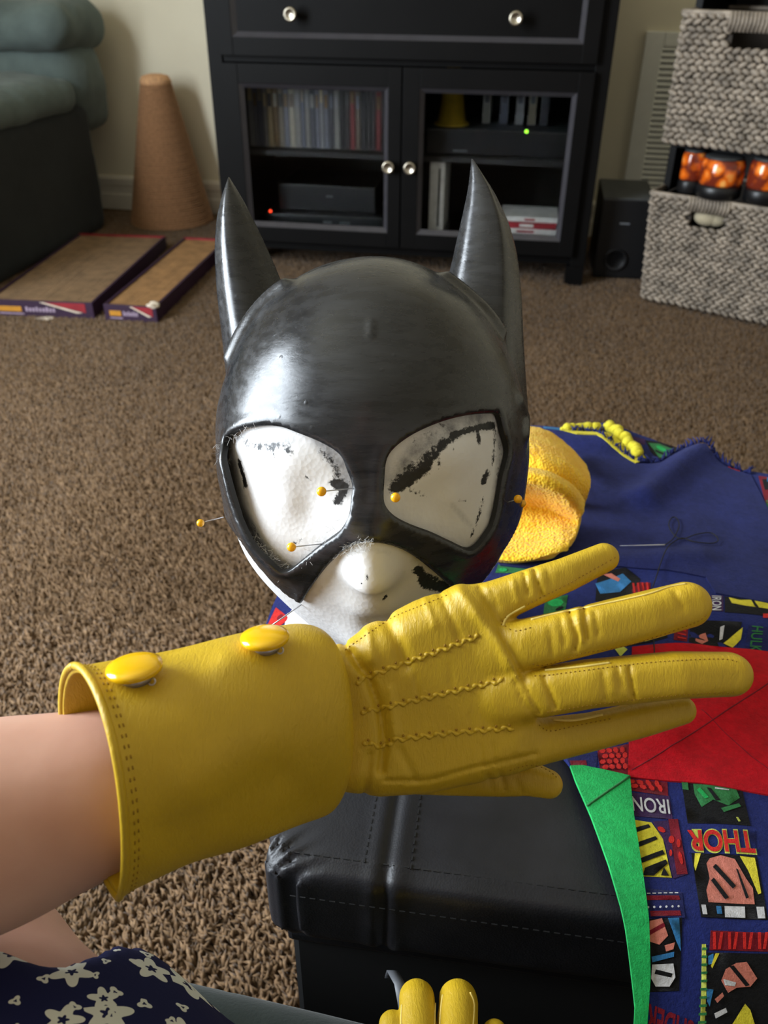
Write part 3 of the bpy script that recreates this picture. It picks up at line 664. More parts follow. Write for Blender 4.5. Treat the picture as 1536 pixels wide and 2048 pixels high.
# ================================================================== SHELF UNIT WITH BASKETS
BY = math.radians(-36); BF = np.array([.709, 2.309, 0]); bx = math.cos(BY), math.sin(BY)
shf = thing('cube_shelf', 'black open cube shelf holding two woven baskets at the right', 'shelf', BF, BY)
MB().box(-.024, -.006, .09, .36, 0, .86, .001).build('side_panel', M['black_wood'], shf, False)
MB().box(.42, .44, .02, .36, 0, .86, .001).build('side_panel', M['black_wood'], shf, False)
for z in (.0, .398, .84): MB().box(-.006, .42, .05, .36, z, z+.014, .001).build('shelf_board', M['black_wood'], shf, False)
MB().box(-.006, .42, .352, .36, .014, .84).build('back_panel', M['dark_inside'], shf, False)
def basket(label, z0, z1, xs0, xs1, rows, hole, seed):
    """front woven of braided rows; x runs from xs0 (top) / xs1 (bottom) to .40"""
    g = np.random.default_rng(seed)
    o = thing('woven_basket', label, 'basket', BF+rot2((0, 0, z0), BY), BY, None); hgt = z1-z0; dp = .30
    xl = lambda z: xs1+(xs0-xs1)*z/hgt
    core = MB(); x1 = .405
    hx0, hx1, hz0, hz1 = hole
    # inner walls (the front one leaves the hand hole open)
    for a, b, c, d in ((0, hx0, 0, hgt), (hx1, x1, 0, hgt), (hx0, hx1, 0, hz0), (hx0, hx1, hz1, hgt)):
        xa = (xs1 if a == 0 else a)+.004; core.box(xa, b, .006, .012, c, d-.003)
    core.box(xs1+.004, x1, dp-.012, dp-.006, 0, hgt-.003).box(xs1+.004, xs1+.010, .012, dp-.012, 0, hgt-.003).box(x1-.006, x1, .012, dp-.012, 0, hgt-.003).box(xs1+.004, x1, .012, dp-.012, 0.0, .006)
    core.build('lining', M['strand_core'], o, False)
    rh = hgt/rows
    for r in range(rows):
        z = rh*(r+.5); m = MB(); pitch = .0205; x = xl(z)+(r % 2)*pitch*.5-.004; sg = 1 if r % 2 else -1; gap = False
        while x < x1:
            if not (hx0-.006 < x+pitch*.5 < hx1+.006 and hz0-.004 < z < hz1+.004):
                if gap and m.V: m.build('woven_row', M['strand'], o); m = MB(); gap = False
                an = sg*(.42+g.uniform(-.12, .12)); A = np.array([[math.cos(an), 0, -math.sin(an)], [0, 1, 0], [math.sin(an), 0, math.cos(an)]])
                m.ball((x+pitch*.5, .0+g.uniform(-.0015, .001), z+g.uniform(-.001, .001)), (pitch*.62*g.uniform(.9, 1.1), .0065, rh*.50*g.uniform(.9, 1.1)), 5, A)
            else: gap = True
            x += pitch
        m.build('woven_row', M['strand'], o); m = MB()
        # the same row carried on along the left side
        y = .012
        while y < dp:
            an = sg*.42; A = np.array([[1, 0, 0], [0, math.cos(an), -math.sin(an)], [0, math.sin(an), math.cos(an)]])
            m.ball((xl(z)+.0, y, z), (.0065, pitch*.60, rh*.5), 4, A); y += pitch
        m.build('woven_row', M['strand'], o)
    rim = MB(); 
    P = [(xl(hgt), 0, hgt), (x1, 0, hgt), (x1, dp, hgt), (xl(hgt), dp, hgt), (xl(hgt), 0, hgt)]
    rim.tube(resample(P, .02), .0055, 8); x = hx0-.01
    while x < hx1+.01:
        rim.tube([(x, -.004, hz1-.002), (x+.004, -.008, (hz1+hgt)/2), (x+.002, -.004, hgt+.004)], .0042, 6); x += .009
    rim.build('wrapped_rim', M['strand'], o); return o
basket('grey woven basket on the upper shelf at the right edge', .412, .700, -.018, -.014, 21, (.104, .26, .218, .254), 3)
lowb = basket('grey woven basket on the floor, below the upper one', .014, .292, -.021, 0.0, 25, (.092, .175, .212, .25), 5)
cl_ = MB().ball((.126, .026, .232), (.034, .022, .022), 10).ball((.150, .030, .230), (.028, .02, .019), 8)
o = thing('cloth_bundle', 'beige cloth bundle seen through the hand hole of the lower basket', 'cloth', BF+rot2((.13, .03, .20), BY), BY)
for i, v in enumerate(cl_.V): cl_.V[i] = (v[0]-.13, v[1]-.03, v[2]-.20+.014)
cl_.build('cloth', M['beige'], o)
def jar(label, x, y, z, r, h, hb, tilt):
    o = thing('orange_jar', label, 'jar', BF+rot2((x, y, z), BY), BY, 'orange printed jars in the lower basket'); o.rotation_euler = (tilt, 0, BY)
    MB().lathe([(r*.9, 0), (r*1.0, .004), (r*1.0, hb-.006), (r*.93, hb), (.0001, hb)], 28).build('black_base', M['black_plastic'], o)
    MB().lathe([(r*.94, hb), (r*.97, hb+.006), (r*.97, h-.012), (r*.9, h-.003), (r*.84, h), (r*.80, h-.003), (.0001, h-.004)], 28).build('printed_glass', M['pumpkin'], o)
    MB().lathe([(r*.85, h-.001), (r*.85, h+.004), (r*.74, h+.006), (.0001, h+.006)], 28).build('dark_rim', M['charcoal'], o)
jar('orange printed jar with black base, small leftmost one on the lower basket', .064, .030, .299, .030, .098, .032, 0)
jar('large orange printed jar with black base over the hand hole of the lower basket', .140, .026, .299, .055, .092, .032, 0)
jar('orange printed jar with black base, last one at the right picture edge', .246, .036, .299, .045, .098, .034, 0)
# ================================================================== OTTOMAN
OY = math.radians(-8); OZ = .41; OC = atz(500, 1738, OZ); OC[2] = 0
ott = thing('ottoman', 'black vinyl ottoman with a stitched seam, carrying the head and quilt', 'ottoman', OC, OY)
def ol(px, py, z=OZ): return rot2(atz(px, py, z)-OC, -OY)
OW, OD = .40, .46; sxm = (ol(790, 1590)[0]+ol(768, 1800)[0])/2
g = Grid((-.012, -.012, .335), (OW+.012, OD+.012, .418), .0022); X, Y, Z = g.coords((slice(None),)*3)
e = [np.maximum(np.abs(X-OW/2)-(OW/2-.012), 0), np.maximum(np.abs(Y-OD/2)-(OD/2-.012), 0), np.maximum(np.abs(Z-.3775)-(.0325-.010), 0)]
g.f[:] = np.sqrt(e[0]**2+e[1]**2+e[2]**2)-.010
g.f += .0022*np.exp(-((X-sxm)/.0022)**2)-.0012*np.exp(-((X-sxm-.006)/.004)**2)-.0010*np.exp(-((X-sxm+.006)/.004)**2)
dist_edge = np.minimum(np.minimum(X, Y), np.minimum(OW-X, OD-Y))
g.f += (.0016*np.exp(-((dist_edge-.009)/.0022)**2)*(Z > .40)).astype(np.float32)+.0012*vnoise(X, Y*1.2+Z, 60, 5)*np.exp(-np.maximum(dist_edge, 0)/.02)
crn = np.hypot(X, Y); g.f += .005*np.exp(-((crn-.02)/.012)**2)*np.sin(26*np.arctan2(Y+.004, X+.004))*.35+.003*np.exp(-(crn/.02)**2)
V, Q = g.nets(); mesh_obj('lid_cushion', smooth_mesh(V, Q, 1), Q, M['vinyl'], ott)
MB().box(.014, OW-.014, .014, OD-.014, .03, .338, .004).build('storage_box', M['black_cloth'], ott, False)
MB().box(.012, OW-.012, .012, OD-.012, .328, .338, .003).build('lid_trim', M['vinyl'], ott, False)
for x in (.03, OW-.07):
    for y in (.03, OD-.07): MB().box(x, x+.04, y, y+.04, 0, .03, .002).build('foot', M['black_plastic'], ott, False)
m = MB()
for sx_ in (-.0115, .0125):
    y = .012
    while y < .20: m.box(sxm+sx_-.0003, sxm+sx_+.0003, y, y+.0028, .4098, .4106); y += .0048
x = .02
while x < .5: m.box(x, x+.003, -.0008, -.0002, .392, .3926); m.box(x, x+.003, .0125, .0131, .4096, .4103); x += .0052
m.build('stitching', M['black_thread'], ott, False)['kind'] = 'stuff'
# ================================================================== QUILT
QZ = .4168
ridges = [([(1290, 1000), (1365, 935), (1400, 915)], .012, .013), ([(1120, 1128), (1250, 1124), (1400, 1118)], .004, .010), ([(1060, 880), (1150, 890), (1200, 893)], .010, .016), ([(1400, 1270), (1536, 1300)], -.004, .012), ([(1330, 1480), (1536, 1370)], .003, .010)]
rid = [([atz(px, py, QZ)[:2] for px, py in p], a, w) for p, a, w in ridges]
hcx, hcy = -.005, .43
fa, fb = (OC+rot2((0, 0, 0), OY))[:2], (OC+rot2((OW, 0, 0), OY))[:2]; fn = np.array([-(fb-fa)[1], (fb-fa)[0]]); fn /= np.linalg.norm(fn)
def qh(x, y):
    z = QZ+0*x
    for p, a, w in rid: z = z+a*np.exp(-(polydist(x, y, p)/w)**2)
    z = z+(.0018*vnoise(x, y, 38, 2)+.0012*vnoise(x, y, 85, 4))*np.clip((np.hypot(x-hcx, y-hcy)-.075)/.05, 0, 1)+.0012
    s = (x-fa[0])*fn[0]+(y-fa[1])*fn[1]; z = z-np.where(s < 0, (-s)**1.3*1.1, 0); return z
def pxy(pts): return np.array([atz(px, py, QZ)[:2] for px, py in pts])
quilt = thing('quilt', 'bright patchwork quilt with blue, red and green patches, draped over the ottoman', 'quilt', (float(OC[0]+.25), float(OC[1]+.2), .412))
QL = np.array(quilt.location)
def sheet(name, pts, mat, off, parent, step=.006, th=.0008, closed_px=True, wob=0):
    P = resample(pxy(pts) if closed_px else pts, step, True)
    V, T, W3 = flat_cdt(P, [], step, lambda v: np.column_stack([v, qh(v[:, 0], v[:, 1])+off]))
    lo = W3.copy(); lo[:, 2] -= th; SV, SF, k0 = shell(W3, lo, T); nT = len(T); nv = len(W3)
    ed = {i for f in SF[k0:] for i in f}; mp = {i: len(SV)+j for j, i in enumerate(sorted(ed))}; SV = np.concatenate([SV, SV[sorted(ed)]]); SF = SF[:k0]+[[mp[i] for i in f] for f in SF[k0:]]   # the rim has its own vertices: no rounded shading on a flat print
    ploc = QL if parent is quilt else np.zeros(3)
    o = mesh_obj(name, SV-QL, SF, mat, parent, False); o.data.polygons.foreach_set('use_smooth', [i < 2*len(T) for i in range(len(SF))]); return o
q_out = [(528, 1262), (545, 1215), (575, 1150), (640, 1000), (760, 900), (980, 850), (1060, 854), (1130, 858), (1215, 848), (1300, 878), (1365, 905), (1400, 912), (1470, 943), (1540, 955), (1640, 975), (1760, 1300), (1800, 1700), (1760, 2110), (1297, 2110), (1293, 1985), (1264, 1860), (1229, 1740), (1194, 1640), (1162, 1560), (1140, 1520), (1115, 1490), (1000, 1430), (850, 1380), (700, 1330), (600, 1290)]
sheet('printed_backing', q_out, M['fl_royal'], 0, quilt, .009, .0045)
blue = sheet('blue_patch', [(1150, 886), (1175, 884), (1200, 898), (1235, 912), (1275, 932), (1320, 936), (1365, 912), (1405, 916), (1450, 940), (1500, 958), (1515, 985), (1545, 1040), (1620, 1215), (1536, 1214), (1430, 1192), (1410, 1160), (1330, 1146), (1240, 1140), (1100, 1148), (1000, 1135), (900, 1000), (1000, 880)], M['fl_blue'], .0012, quilt, .006, .0012)
blue['label'] = 'plain royal blue patch with a frayed upper edge'
red = sheet('red_patch', [(1263, 1300), (1400, 1288), (1536, 1300), (1720, 1330), (1760, 1640), (1536, 1594), (1400, 1572), (1255, 1558)], M['fl_red'], .0012, quilt, .006, .0012); red['label'] = 'plain scarlet red patch with quilted lines'
green = sheet('green_patch', [(1140, 1534), (1165, 1534), (1258, 1558), (1266, 1640), (1281, 1740), (1296, 1850), (1306, 1940), (1308, 2110), (1283, 2110), (1279, 1985), (1250, 1860), (1215, 1740), (1180, 1640), (1150, 1565)], M['fl_green'], .0022, quilt, .005, .002); green['label'] = 'bright green flannel wedge along the quilt edge'
yel = sheet('yellow_patch', [(1118, 884), (1150, 874), (1210, 880), (1250, 900), (1290, 926), (1270, 932), (1235, 912), (1190, 894), (1150, 892)], M['fl_yellow'], .002, quilt, .005, .001)
# quilted lines pressed into the patches
def seam(name, pts, parent, mat, r=.0006, off=.0011):
    P = resample(pxy(pts), .004); P3 = np.column_stack([P, qh(P[:, 0], P[:, 1])+off]); return MB().tube(P3-QL, r, 5).build(name, mat, parent)
seam('quilting_line', [(1262, 1545), (1360, 1490), (1470, 1420), (1600, 1330)], red, M['fl_dkred'], .0004, .0011)
seam('quilting_line', [(1400, 1430), (1500, 1520), (1600, 1590)], red, M['fl_dkred'], .0003, .0011)
seam('quilting_line', [(1172, 1620), (1215, 1590), (1258, 1560)], green, M['fl_dkgreen'], .0007, .0022)
def twist(name, pts, mat, r, parent, step):
    P = resample(spline(pxy(pts), 4), .0012); n = len(P); k = np.arange(n); ph = k*.0012/step*2*math.pi
    rr = r*(.86+.08*np.sin(ph)+.06*np.sin(ph*1.7+1))*np.clip(np.minimum(k, n-1-k)/4, .35, 1)
    P3 = np.column_stack([P[:, 0]+.0016*np.sin(ph*.5), P[:, 1]+.0012*np.cos(ph*.5), qh(P[:, 0], P[:, 1])+rr*.75])
    return MB().tube(P3-QL, rr, 12).build(name, mat, parent)
twist('yellow_rolled_edge', [(1120, 874), (1150, 868), (1180, 866), (1205, 866)], M['fl_yellow'], .0056, yel, .012)
twist('yellow_rolled_edge', [(1208, 858), (1225, 872), (1245, 890), (1265, 908), (1285, 925)], M['fl_yellow'], .0062, yel, .0085)
m = MB(); P = resample(pxy([(1142, 884), (1175, 880), (1200, 894), (1235, 909), (1275, 929), (1320, 933), (1365, 909), (1405, 912), (1450, 937), (1500, 955)]), .0016)
for p in P:
    z = float(qh(p[0], p[1]))+.002; a = rng.normal(1.4, .7); l = rng.uniform(.003, .010); q = np.array([p[0]+math.cos(a)*l, p[1]+math.sin(a)*l, z+rng.uniform(0, .004)])
    m.tube([np.array([p[0], p[1], z-.001])-QL, np.array([(p[0]+q[0])/2, (p[1]+q[1])/2, z+.001])-QL, q-QL], [.0011, .0009, .0003], 4)
m.build('frayed_edge', M['fl_blue'], blue)['kind'] = 'stuff'
# printed panels: a panel is one part, its shapes and lettering are flat print lying on it
def text_mesh(body, fat=.012):
    cu = bpy.data.curves.new('lettering', 'FONT'); cu.body = body; cu.size = 1; cu.offset = fat
    o = bpy.data.objects.new('lettering', cu); me = bpy.data.meshes.new_from_object(o); V = np.array([v.co[:2] for v in me.vertices]); Fc = [list(p.vertices) for p in me.polygons]
    bpy.data.objects.remove(o); bpy.data.meshes.remove(me); return V, Fc
def lettering(body, quad, mat, parent, off=.0022, grow=None):
    """quad: pixel corners of the text box in reading order: start-bottom, end-bottom, end-top, start-top"""
    V, Fc = text_mesh(body, grow or .012); lo, hi = V.min(0), V.max(0); uv = (V-lo)/(hi-lo); q = np.array(quad, float)
    P = (q[0]*(1-uv[:, :1])+q[1]*uv[:, :1])*(1-uv[:, 1:])+(q[3]*(1-uv[:, :1])+q[2]*uv[:, :1])*uv[:, 1:]
    w = pxy(P); return mesh_obj('lettering', np.column_stack([w, qh(w[:, 0], w[:, 1])+off])-QL, Fc, mat, parent, False)
def panel(base, mat, shapes, off=.0003, name='printed_panel'):
    o = sheet(name, base, M[mat], off, quilt, .006, .0003)
    for i, (mt, pts) in enumerate(shapes): sheet('printed_shape', pts, M[mt], off+.00008+.00009*(i+1), o, .005, .00008)
    return o
def rect(x0, y0, x1, y1, sk=0): return [(x0, y0), (x1, y0), (x1+sk, y1), (x0+sk, y1)]
def ell(cx, cy, rx, ry, n=10, a=0): return [(cx+rx*math.cos(t)*math.cos(a)-ry*math.sin(t)*math.sin(a), cy+rx*math.cos(t)*math.sin(a)+ry*math.sin(t)*math.cos(a)) for t in np.linspace(0, 2*math.pi, n+1)[:-1]]
# green panel: loose leaf-like blotches on black
panel([(1362, 1566), (1482, 1578), (1500, 1655), (1375, 1648)], 'fl_black', [('fl_dkgreen', [(1385, 1572), (1470, 1580), (1478, 1600), (1455, 1616), (1425, 1604), (1402, 1618), (1388, 1592)]), ('fl_black', [(1412, 1580), (1420, 1581), (1440, 1606), (1430, 1606)]), ('fl_dkgreen', [(1362, 1567), (1374, 1568), (1376, 1584), (1364, 1582)]), ('fl_green', [(1392, 1584), (1398, 1580), (1416, 1600), (1408, 1602)]), ('fl_white', [(1428, 1580), (1456, 1584), (1456, 1586), (1428, 1583)]), ('fl_dkgreen', [(1440, 1622), (1476, 1612), (1480, 1618), (1446, 1630)]), ('fl_lime', [(1470, 1640), (1474, 1640), (1479, 1648), (1475, 1649)])])
# pink, yellow and white panel: plain colour blocks
po = panel([(1382, 1708), (1512, 1716), (1535, 1842), (1400, 1840)], 'fl_black', [('fl_yellow', [(1389, 1709), (1401, 1709), (1390, 1745), (1387, 1735)]), ('fl_yellow', [(1478, 1716), (1508, 1720), (1512, 1740), (1521, 1790), (1515, 1792), (1495, 1745)]), ('fl_pink', [(1418, 1720), (1440, 1714), (1468, 1722), (1490, 1760), (1504, 1780), (1508, 1812), (1415, 1810), (1411, 1785), (1418, 1760), (1412, 1730)]), ('fl_white', rect(1447, 1817, 1488, 1840, 1)), ('fl_white', rect(1400, 1816, 1409, 1836, 3)), ('fl_sky', rect(1430, 1818, 1440, 1834, 2)), ('fl_white', rect(1511, 1818, 1526, 1841, 3)), ('fl_black', [(1424, 1738), (1430, 1732), (1470, 1776), (1464, 1782)]), ('fl_black', [(1420, 1766), (1426, 1760), (1456, 1800), (1448, 1804)]), ('fl_black', [(1470, 1742), (1474, 1744), (1496, 1800), (1490, 1802)])])
# red word over it, upside down as it lies
tb = panel([(1372, 1662), (1510, 1664), (1510, 1714), (1378, 1708)], 'fl_royal', [], .0003, 'printed_title')
tq = [(1510, 1668), (1372, 1660), (1378, 1704), (1510, 1712)]
lettering('THOR', [(1504, 1664), (1370, 1660), (1374, 1707), (1513, 1715)], M['fl_lime'], tb, .0007, .055); lettering('THOR', [(1502, 1667), (1373, 1663), (1377, 1704), (1510, 1712)], M['fl_scarlet'], tb, .0010, .03)
# left column
panel([(1258, 1560), (1334, 1567), (1336, 1594), (1260, 1584)], 'fl_dkred', [('fl_scarlet', ell(1262+17*i+6*(j % 2), 1566+10*j+i*1.5, 8, 4.6, 6, .4*i)) for j in range(2) for i in range(5) if 1262+17*i < 1330])
tb = panel([(1260, 1588), (1338, 1594), (1345, 1640), (1264, 1636)], 'fl_purple', [])
lettering('IRON', [(1336, 1602), (1261, 1597), (1264, 1627), (1340, 1631)], M['fl_white'], tb, .0008)
panel([(1266, 1644), (1302, 1648), (1325, 1680), (1342, 1760), (1283, 1758)], 'fl_yellow', [('fl_black', [(1270, 1660), (1296, 1652), (1300, 1658), (1271, 1670)]), ('fl_black', [(1274, 1690), (1310, 1676), (1314, 1682), (1276, 1700)]), ('fl_black', [(1280, 1722), (1324, 1704), (1328, 1712), (1282, 1732)]), ('fl_black', [(1284, 1757), (1288, 1742), (1330, 1724), (1334, 1732), (1306, 1757)]), ('fl_black', [(1326, 1740), (1336, 1757), (1320, 1757)])])
panel([(1305, 1646), (1356, 1640), (1374, 1752), (1345, 1762), (1330, 1690)], 'fl_purple', [('fl_dkred', [(1336, 1640), (1355, 1640), (1374, 1752), (1352, 1754)]), ('fl_scarlet', ell(1322, 1662, 9, 5, 8, .5)), ('fl_scarlet', ell(1342, 1682, 6, 8)), ('fl_scarlet', ell(1360, 1720, 4, 14, 8, -.2)), ('fl_scarlet', ell(1340, 1710, 3, 7)), ('fl_scarlet', ell(1356, 1690, 4, 9, 8))])
panel([(1287, 1782), (1362, 1790), (1368, 1842), (1296, 1838)], 'fl_navy', [('fl_dkred', rect(1290, 1797, 1356, 1806, 2)), ('fl_dkred', rect(1298, 1828, 1358, 1838, 2))]+[('fl_white', rect(1292+11*k, 1792, 1299+11*k, 1794)) for k in range(6)]+[('fl_white', ell(1294+12*k, 1822, 2.4, 2.4, 7)) for k in range(6)])
panel([(1297, 1842), (1362, 1842), (1366, 1960), (1308, 1960)], 'fl_black', [('fl_sky', [(1334, 1842), (1356, 1842), (1363, 1898), (1352, 1880)]), ('fl_pink', [(1298, 1846), (1322, 1842), (1336, 1872), (1320, 1886), (1300, 1880)]), ('fl_dkred', [(1299, 1862), (1326, 1850), (1329, 1856), (1300, 1870)]), ('fl_sky', [(1306, 1905), (1350, 1899), (1350, 1907), (1308, 1914)]), ('fl_pink', [(1330, 1888), (1350, 1884), (1348, 1895), (1334, 1898)]), ('fl_white', [(1308, 1918), (1350, 1918), (1356, 1940), (1346, 1954), (1318, 1953), (1308, 1940)]), ('fl_black', [(1316, 1926), (1350, 1934), (1348, 1940), (1314, 1933)])])
tb = panel([(1308, 1978), (1402, 2010), (1398, 2060), (1308, 2060)], 'fl_royal', [], .0003, 'printed_title')
lettering('SPIDER', [(1402, 2010), (1306, 1978), (1304, 2026), (1402, 2046)], M['fl_dkred'], tb, .0008, .03)
# lower right panel
panel([(1420, 1865), (1560, 1868), (1560, 1900), (1420, 1898)], 'fl_dkred', [('fl_scarlet', rect(1424+15*k, 1868, 1430+15*k, 1897, (-1)**k*3)) for k in range(9)])
panel([(1404, 1888), (1412, 1888), (1428, 2030), (1416, 2030)], 'fl_lime', [('fl_dkgreen', rect(1405+.5*k, 1894+13*k, 1415+1.2*k, 1898+13*k)) for k in range(10)])
panel([(1416, 1902), (1600, 1904), (1620, 2110), (1430, 2110)], 'fl_black', [('fl_sky', [(1418, 1908), (1428, 1904), (1430, 1920), (1420, 1922)]), ('fl_yellow', [(1432, 1904), (1440, 1904), (1428, 1928), (1425, 1924)]), ('fl_sky', [(1420, 1960), (1434, 1962), (1430, 1988), (1424, 1980)]), ('fl_pink', [(1455, 1930), (1475, 1920), (1496, 1918), (1520, 1945), (1508, 1958), (1480, 1960), (1464, 1968), (1448, 1948)]), ('fl_black', [(1462, 1926), (1470, 1924), (1506, 1956), (1498, 1958)]), ('fl_white', [(1452, 1946), (1478, 1952), (1476, 1958), (1456, 1956)]), ('fl_yellow', [(1450, 2060), (1500, 1986), (1512, 1996), (1540, 2050), (1540, 2110), (1450, 2110)]), ('fl_black', [(1470, 2052), (1520, 2030), (1522, 2038), (1472, 2062)]), ('fl_white', [(1440, 2000), (1462, 1992), (1466, 1999), (1444, 2008)]), ('fl_pink', [(1438, 1978), (1452, 1968), (1456, 1974), (1444, 1984)])])
# upper strips, between the blue and red patches
panel([(1195, 1148), (1250, 1140), (1280, 1160), (1265, 1200), (1190, 1205)], 'fl_black', [('fl_sky', [(1190, 1170), (1220, 1160), (1245, 1150), (1262, 1165), (1240, 1185), (1200, 1190)]), ('fl_pink', [(1205, 1152), (1222, 1150), (1240, 1160), (1236, 1165)])])
panel([(1258, 1165), (1300, 1168), (1300, 1192), (1262, 1190)], 'fl_dkred', [('fl_scarlet', rect(1264+9*k, 1168, 1268+9*k, 1188, 3)) for k in range(4)])
panel([(1090, 1200), (1135, 1195), (1130, 1225), (1085, 1240)], 'fl_dkgreen', [('fl_green', ell(1110, 1210, 16, 8)), ('fl_black', ell(1118, 1222, 9, 3, 8, -.4))])
panel([(1000, 1120), (1085, 1128), (1060, 1150), (990, 1150)], 'fl_dkgreen', [('fl_lime', ell(1016, 1130, 10, 5)), ('fl_white', ell(1040, 1134, 9, 4)), ('fl_green', ell(1005, 1144, 9, 4))])
tb = panel([(1420, 1195), (1445, 1196), (1445, 1228), (1418, 1226)], 'fl_purple', []); lettering('IRON', [(1422, 1197), (1422, 1226), (1441, 1227), (1441, 1198)], M['fl_white'], tb, .0008)
panel([(1448, 1198), (1560, 1208), (1560, 1240), (1448, 1230)], 'fl_black', [('fl_yellow', [(1456, 1200), (1478, 1206), (1500, 1206), (1560, 1218), (1560, 1228), (1520, 1222), (1490, 1218), (1462, 1212)]), ('fl_black', [(1500, 1206), (1506, 1208), (1516, 1222), (1508, 1220)]), ('fl_scarlet', rect(1524, 1234, 1560, 1242))])
panel([(1225, 1262), (1330, 1258), (1334, 1280), (1300, 1290), (1225, 1300)], 'fl_black', [('fl_lime', [(1255, 1270), (1300, 1262), (1330, 1260), (1330, 1276), (1290, 1288), (1255, 1284)]), ('fl_black', [(1268, 1268), (1310, 1276), (1308, 1281), (1266, 1274)]), ('fl_lime', [(1228, 1302), (1244, 1296), (1254, 1304), (1240, 1318)])])
panel([(1350, 1247), (1378, 1248), (1374, 1284), (1346, 1284)], 'fl_dkred', [('fl_scarlet', rect(1354, 1250+9*k, 1372, 1253+9*k)) for k in range(4)])
panel([(1382, 1240), (1482, 1250), (1476, 1292), (1378, 1284)], 'fl_black', [('fl_pink', [(1388, 1276), (1402, 1264), (1412, 1262), (1418, 1276), (1405, 1284)]), ('fl_white', [(1440, 1256), (1448, 1254), (1446, 1274), (1440, 1276)]), ('fl_yellow', [(1484, 1260), (1482, 1278), (1466, 1292), (1448, 1282)])])
tb = panel([(1496, 1256), (1570, 1262), (1570, 1300), (1490, 1296)], 'fl_navy', []); lettering('HULK', [(1502, 1258), (1500, 1299), (1524, 1300), (1524, 1260)], M['fl_dkgreen'], tb, .0008)
panel([(1125, 1490), (1195, 1505), (1192, 1540), (1140, 1530)], 'fl_navy', [('fl_dkred', rect(1140, 1520, 1172, 1530, 2))])
panel([(1195, 1500), (1256, 1490), (1256, 1556), (1200, 1540)], 'fl_dkred', [('fl_scarlet', ell(1205+13*i+5*(j % 2), 1502+12*j, 6.5, 5, 6, .5*i)) for j in range(4) for i in range(4) if 1205+13*i < 1248])
panel([(1290, 882), (1320, 886), (1355, 900), (1345, 920), (1318, 926), (1300, 905)], 'fl_black', [('fl_dkgreen', [(1296, 888), (1318, 890), (1345, 902), (1338, 916), (1318, 922), (1308, 904)]), ('fl_green', ell(1322, 900, 12, 4, 8, .5)), ('fl_black', [(1310, 902), (1330, 912), (1326, 915), (1310, 906)])])
panel([(1455, 938), (1480, 944), (1476, 952), (1452, 946)], 'fl_scarlet', []); panel([(1515, 958), (1560, 965), (1590, 1010), (1530, 1010)], 'fl_dkred', [('fl_black', rect(1522, 965, 1540, 985, 6)), ('fl_sky', rect(1532, 962, 1560, 970))])
panel([(1085, 858), (1120, 860), (1118, 872), (1090, 872)], 'fl_sky', []); panel([(1246, 872), (1290, 880), (1290, 892), (1252, 886)], 'fl_purple', [])
panel([(536, 1252), (552, 1218), (580, 1240), (548, 1264)], 'fl_scarlet', [('fl_dkred', ell(560, 1238, 4, 8, 8, .8))]); panel([(1530, 1005), (1560, 1000), (1560, 1060), (1540, 1050)], 'fl_dkgreen', [])
# frayed / loose thread and the needle lying on the blue patch
def onq(pts, off=.0022):
    w = pxy(pts); return np.column_stack([w, qh(w[:, 0], w[:, 1])+off])
nl = onq([(1238, 1101), (1328, 1101)], .0030); nd = thing('sewing_needle', 'steel sewing needle lying on the blue quilt patch', 'needle', nl[0])
MB().tube(np.array([nl[0], nl[0]*.1+nl[1]*.9, nl[1]])-nl[0], [.0001, .00055, .0006], 8).build('shaft', M['steel'], nd)
th = spline([(1328, 1102), (1345, 1085), (1356, 1060), (1352, 1044), (1342, 1042), (1336, 1058), (1345, 1078), (1362, 1088), (1390, 1078), (1420, 1074), (1434, 1088), (1420, 1096), (1385, 1094), (1362, 1086), (1340, 1098), (1328, 1118), (1318, 1140), (1310, 1165), (1300, 1200), (1303, 1260), (1306, 1320)], 8)
thr = thing('black_thread', 'loose black sewing thread looped over the blue quilt patch', 'thread', onq([th[0]])[0])
MB().tube(onq(th, .0032)-np.array(thr.location), .00045, 5).build('strand', M['black_thread'], thr)
# ================================================================== TOWEL
def patch(G, n=7):
    G = np.array(G, float); R = np.array([spline(row, n) for row in G]); return np.array([spline(R[:, j], n) for j in range(R.shape[1])])
tw = thing('yellow_towel', 'folded golden yellow terry towel on the quilt beside the head', 'towel', (.12, .56, .418))
def cloth(name, G, th, seed):
    W = np.array([[atd(*p) for p in row] for row in G]); S_ = patch(W, 9); r, c, _ = S_.shape; V = S_.reshape(-1, 3)
    T = np.array([[i*c+j, (i+1)*c+j, (i+1)*c+j+1] for i in range(r-1) for j in range(c-1)]+[[i*c+j, (i+1)*c+j+1, i*c+j+1] for i in range(r-1) for j in range(c-1)])
    N = vnormals(V, T)
    if (N@fw).mean() > 0: T = T[:, ::-1]; N = -N
    w = rng.normal(0, .00022, len(V))[:, None]; SV, SF, _ = shell(V+N*(th/2+w), V-N*(th/2), T); o = mesh_obj(name, SV-np.array(tw.location), SF, M['towel'], tw)
    sm = o.modifiers.new('sub', 'SUBSURF'); sm.levels = 1; sm.render_levels = 1; return o
cloth('back_fold', [[(1020, 862, .76), (1055, 858, .76), (1095, 868, .765), (1135, 898, .77), (1168, 935, .765)], [(1020, 885, .71), (1055, 888, .705), (1098, 905, .70), (1140, 930, .70), (1176, 962, .71)], [(1020, 925, .69), (1055, 930, .685), (1095, 945, .68), (1135, 970, .685), (1173, 982, .70)], [(1020, 965, .70), (1055, 968, .70), (1100, 985, .70), (1138, 1005, .70), (1163, 1012, .71)]], .007, 1)
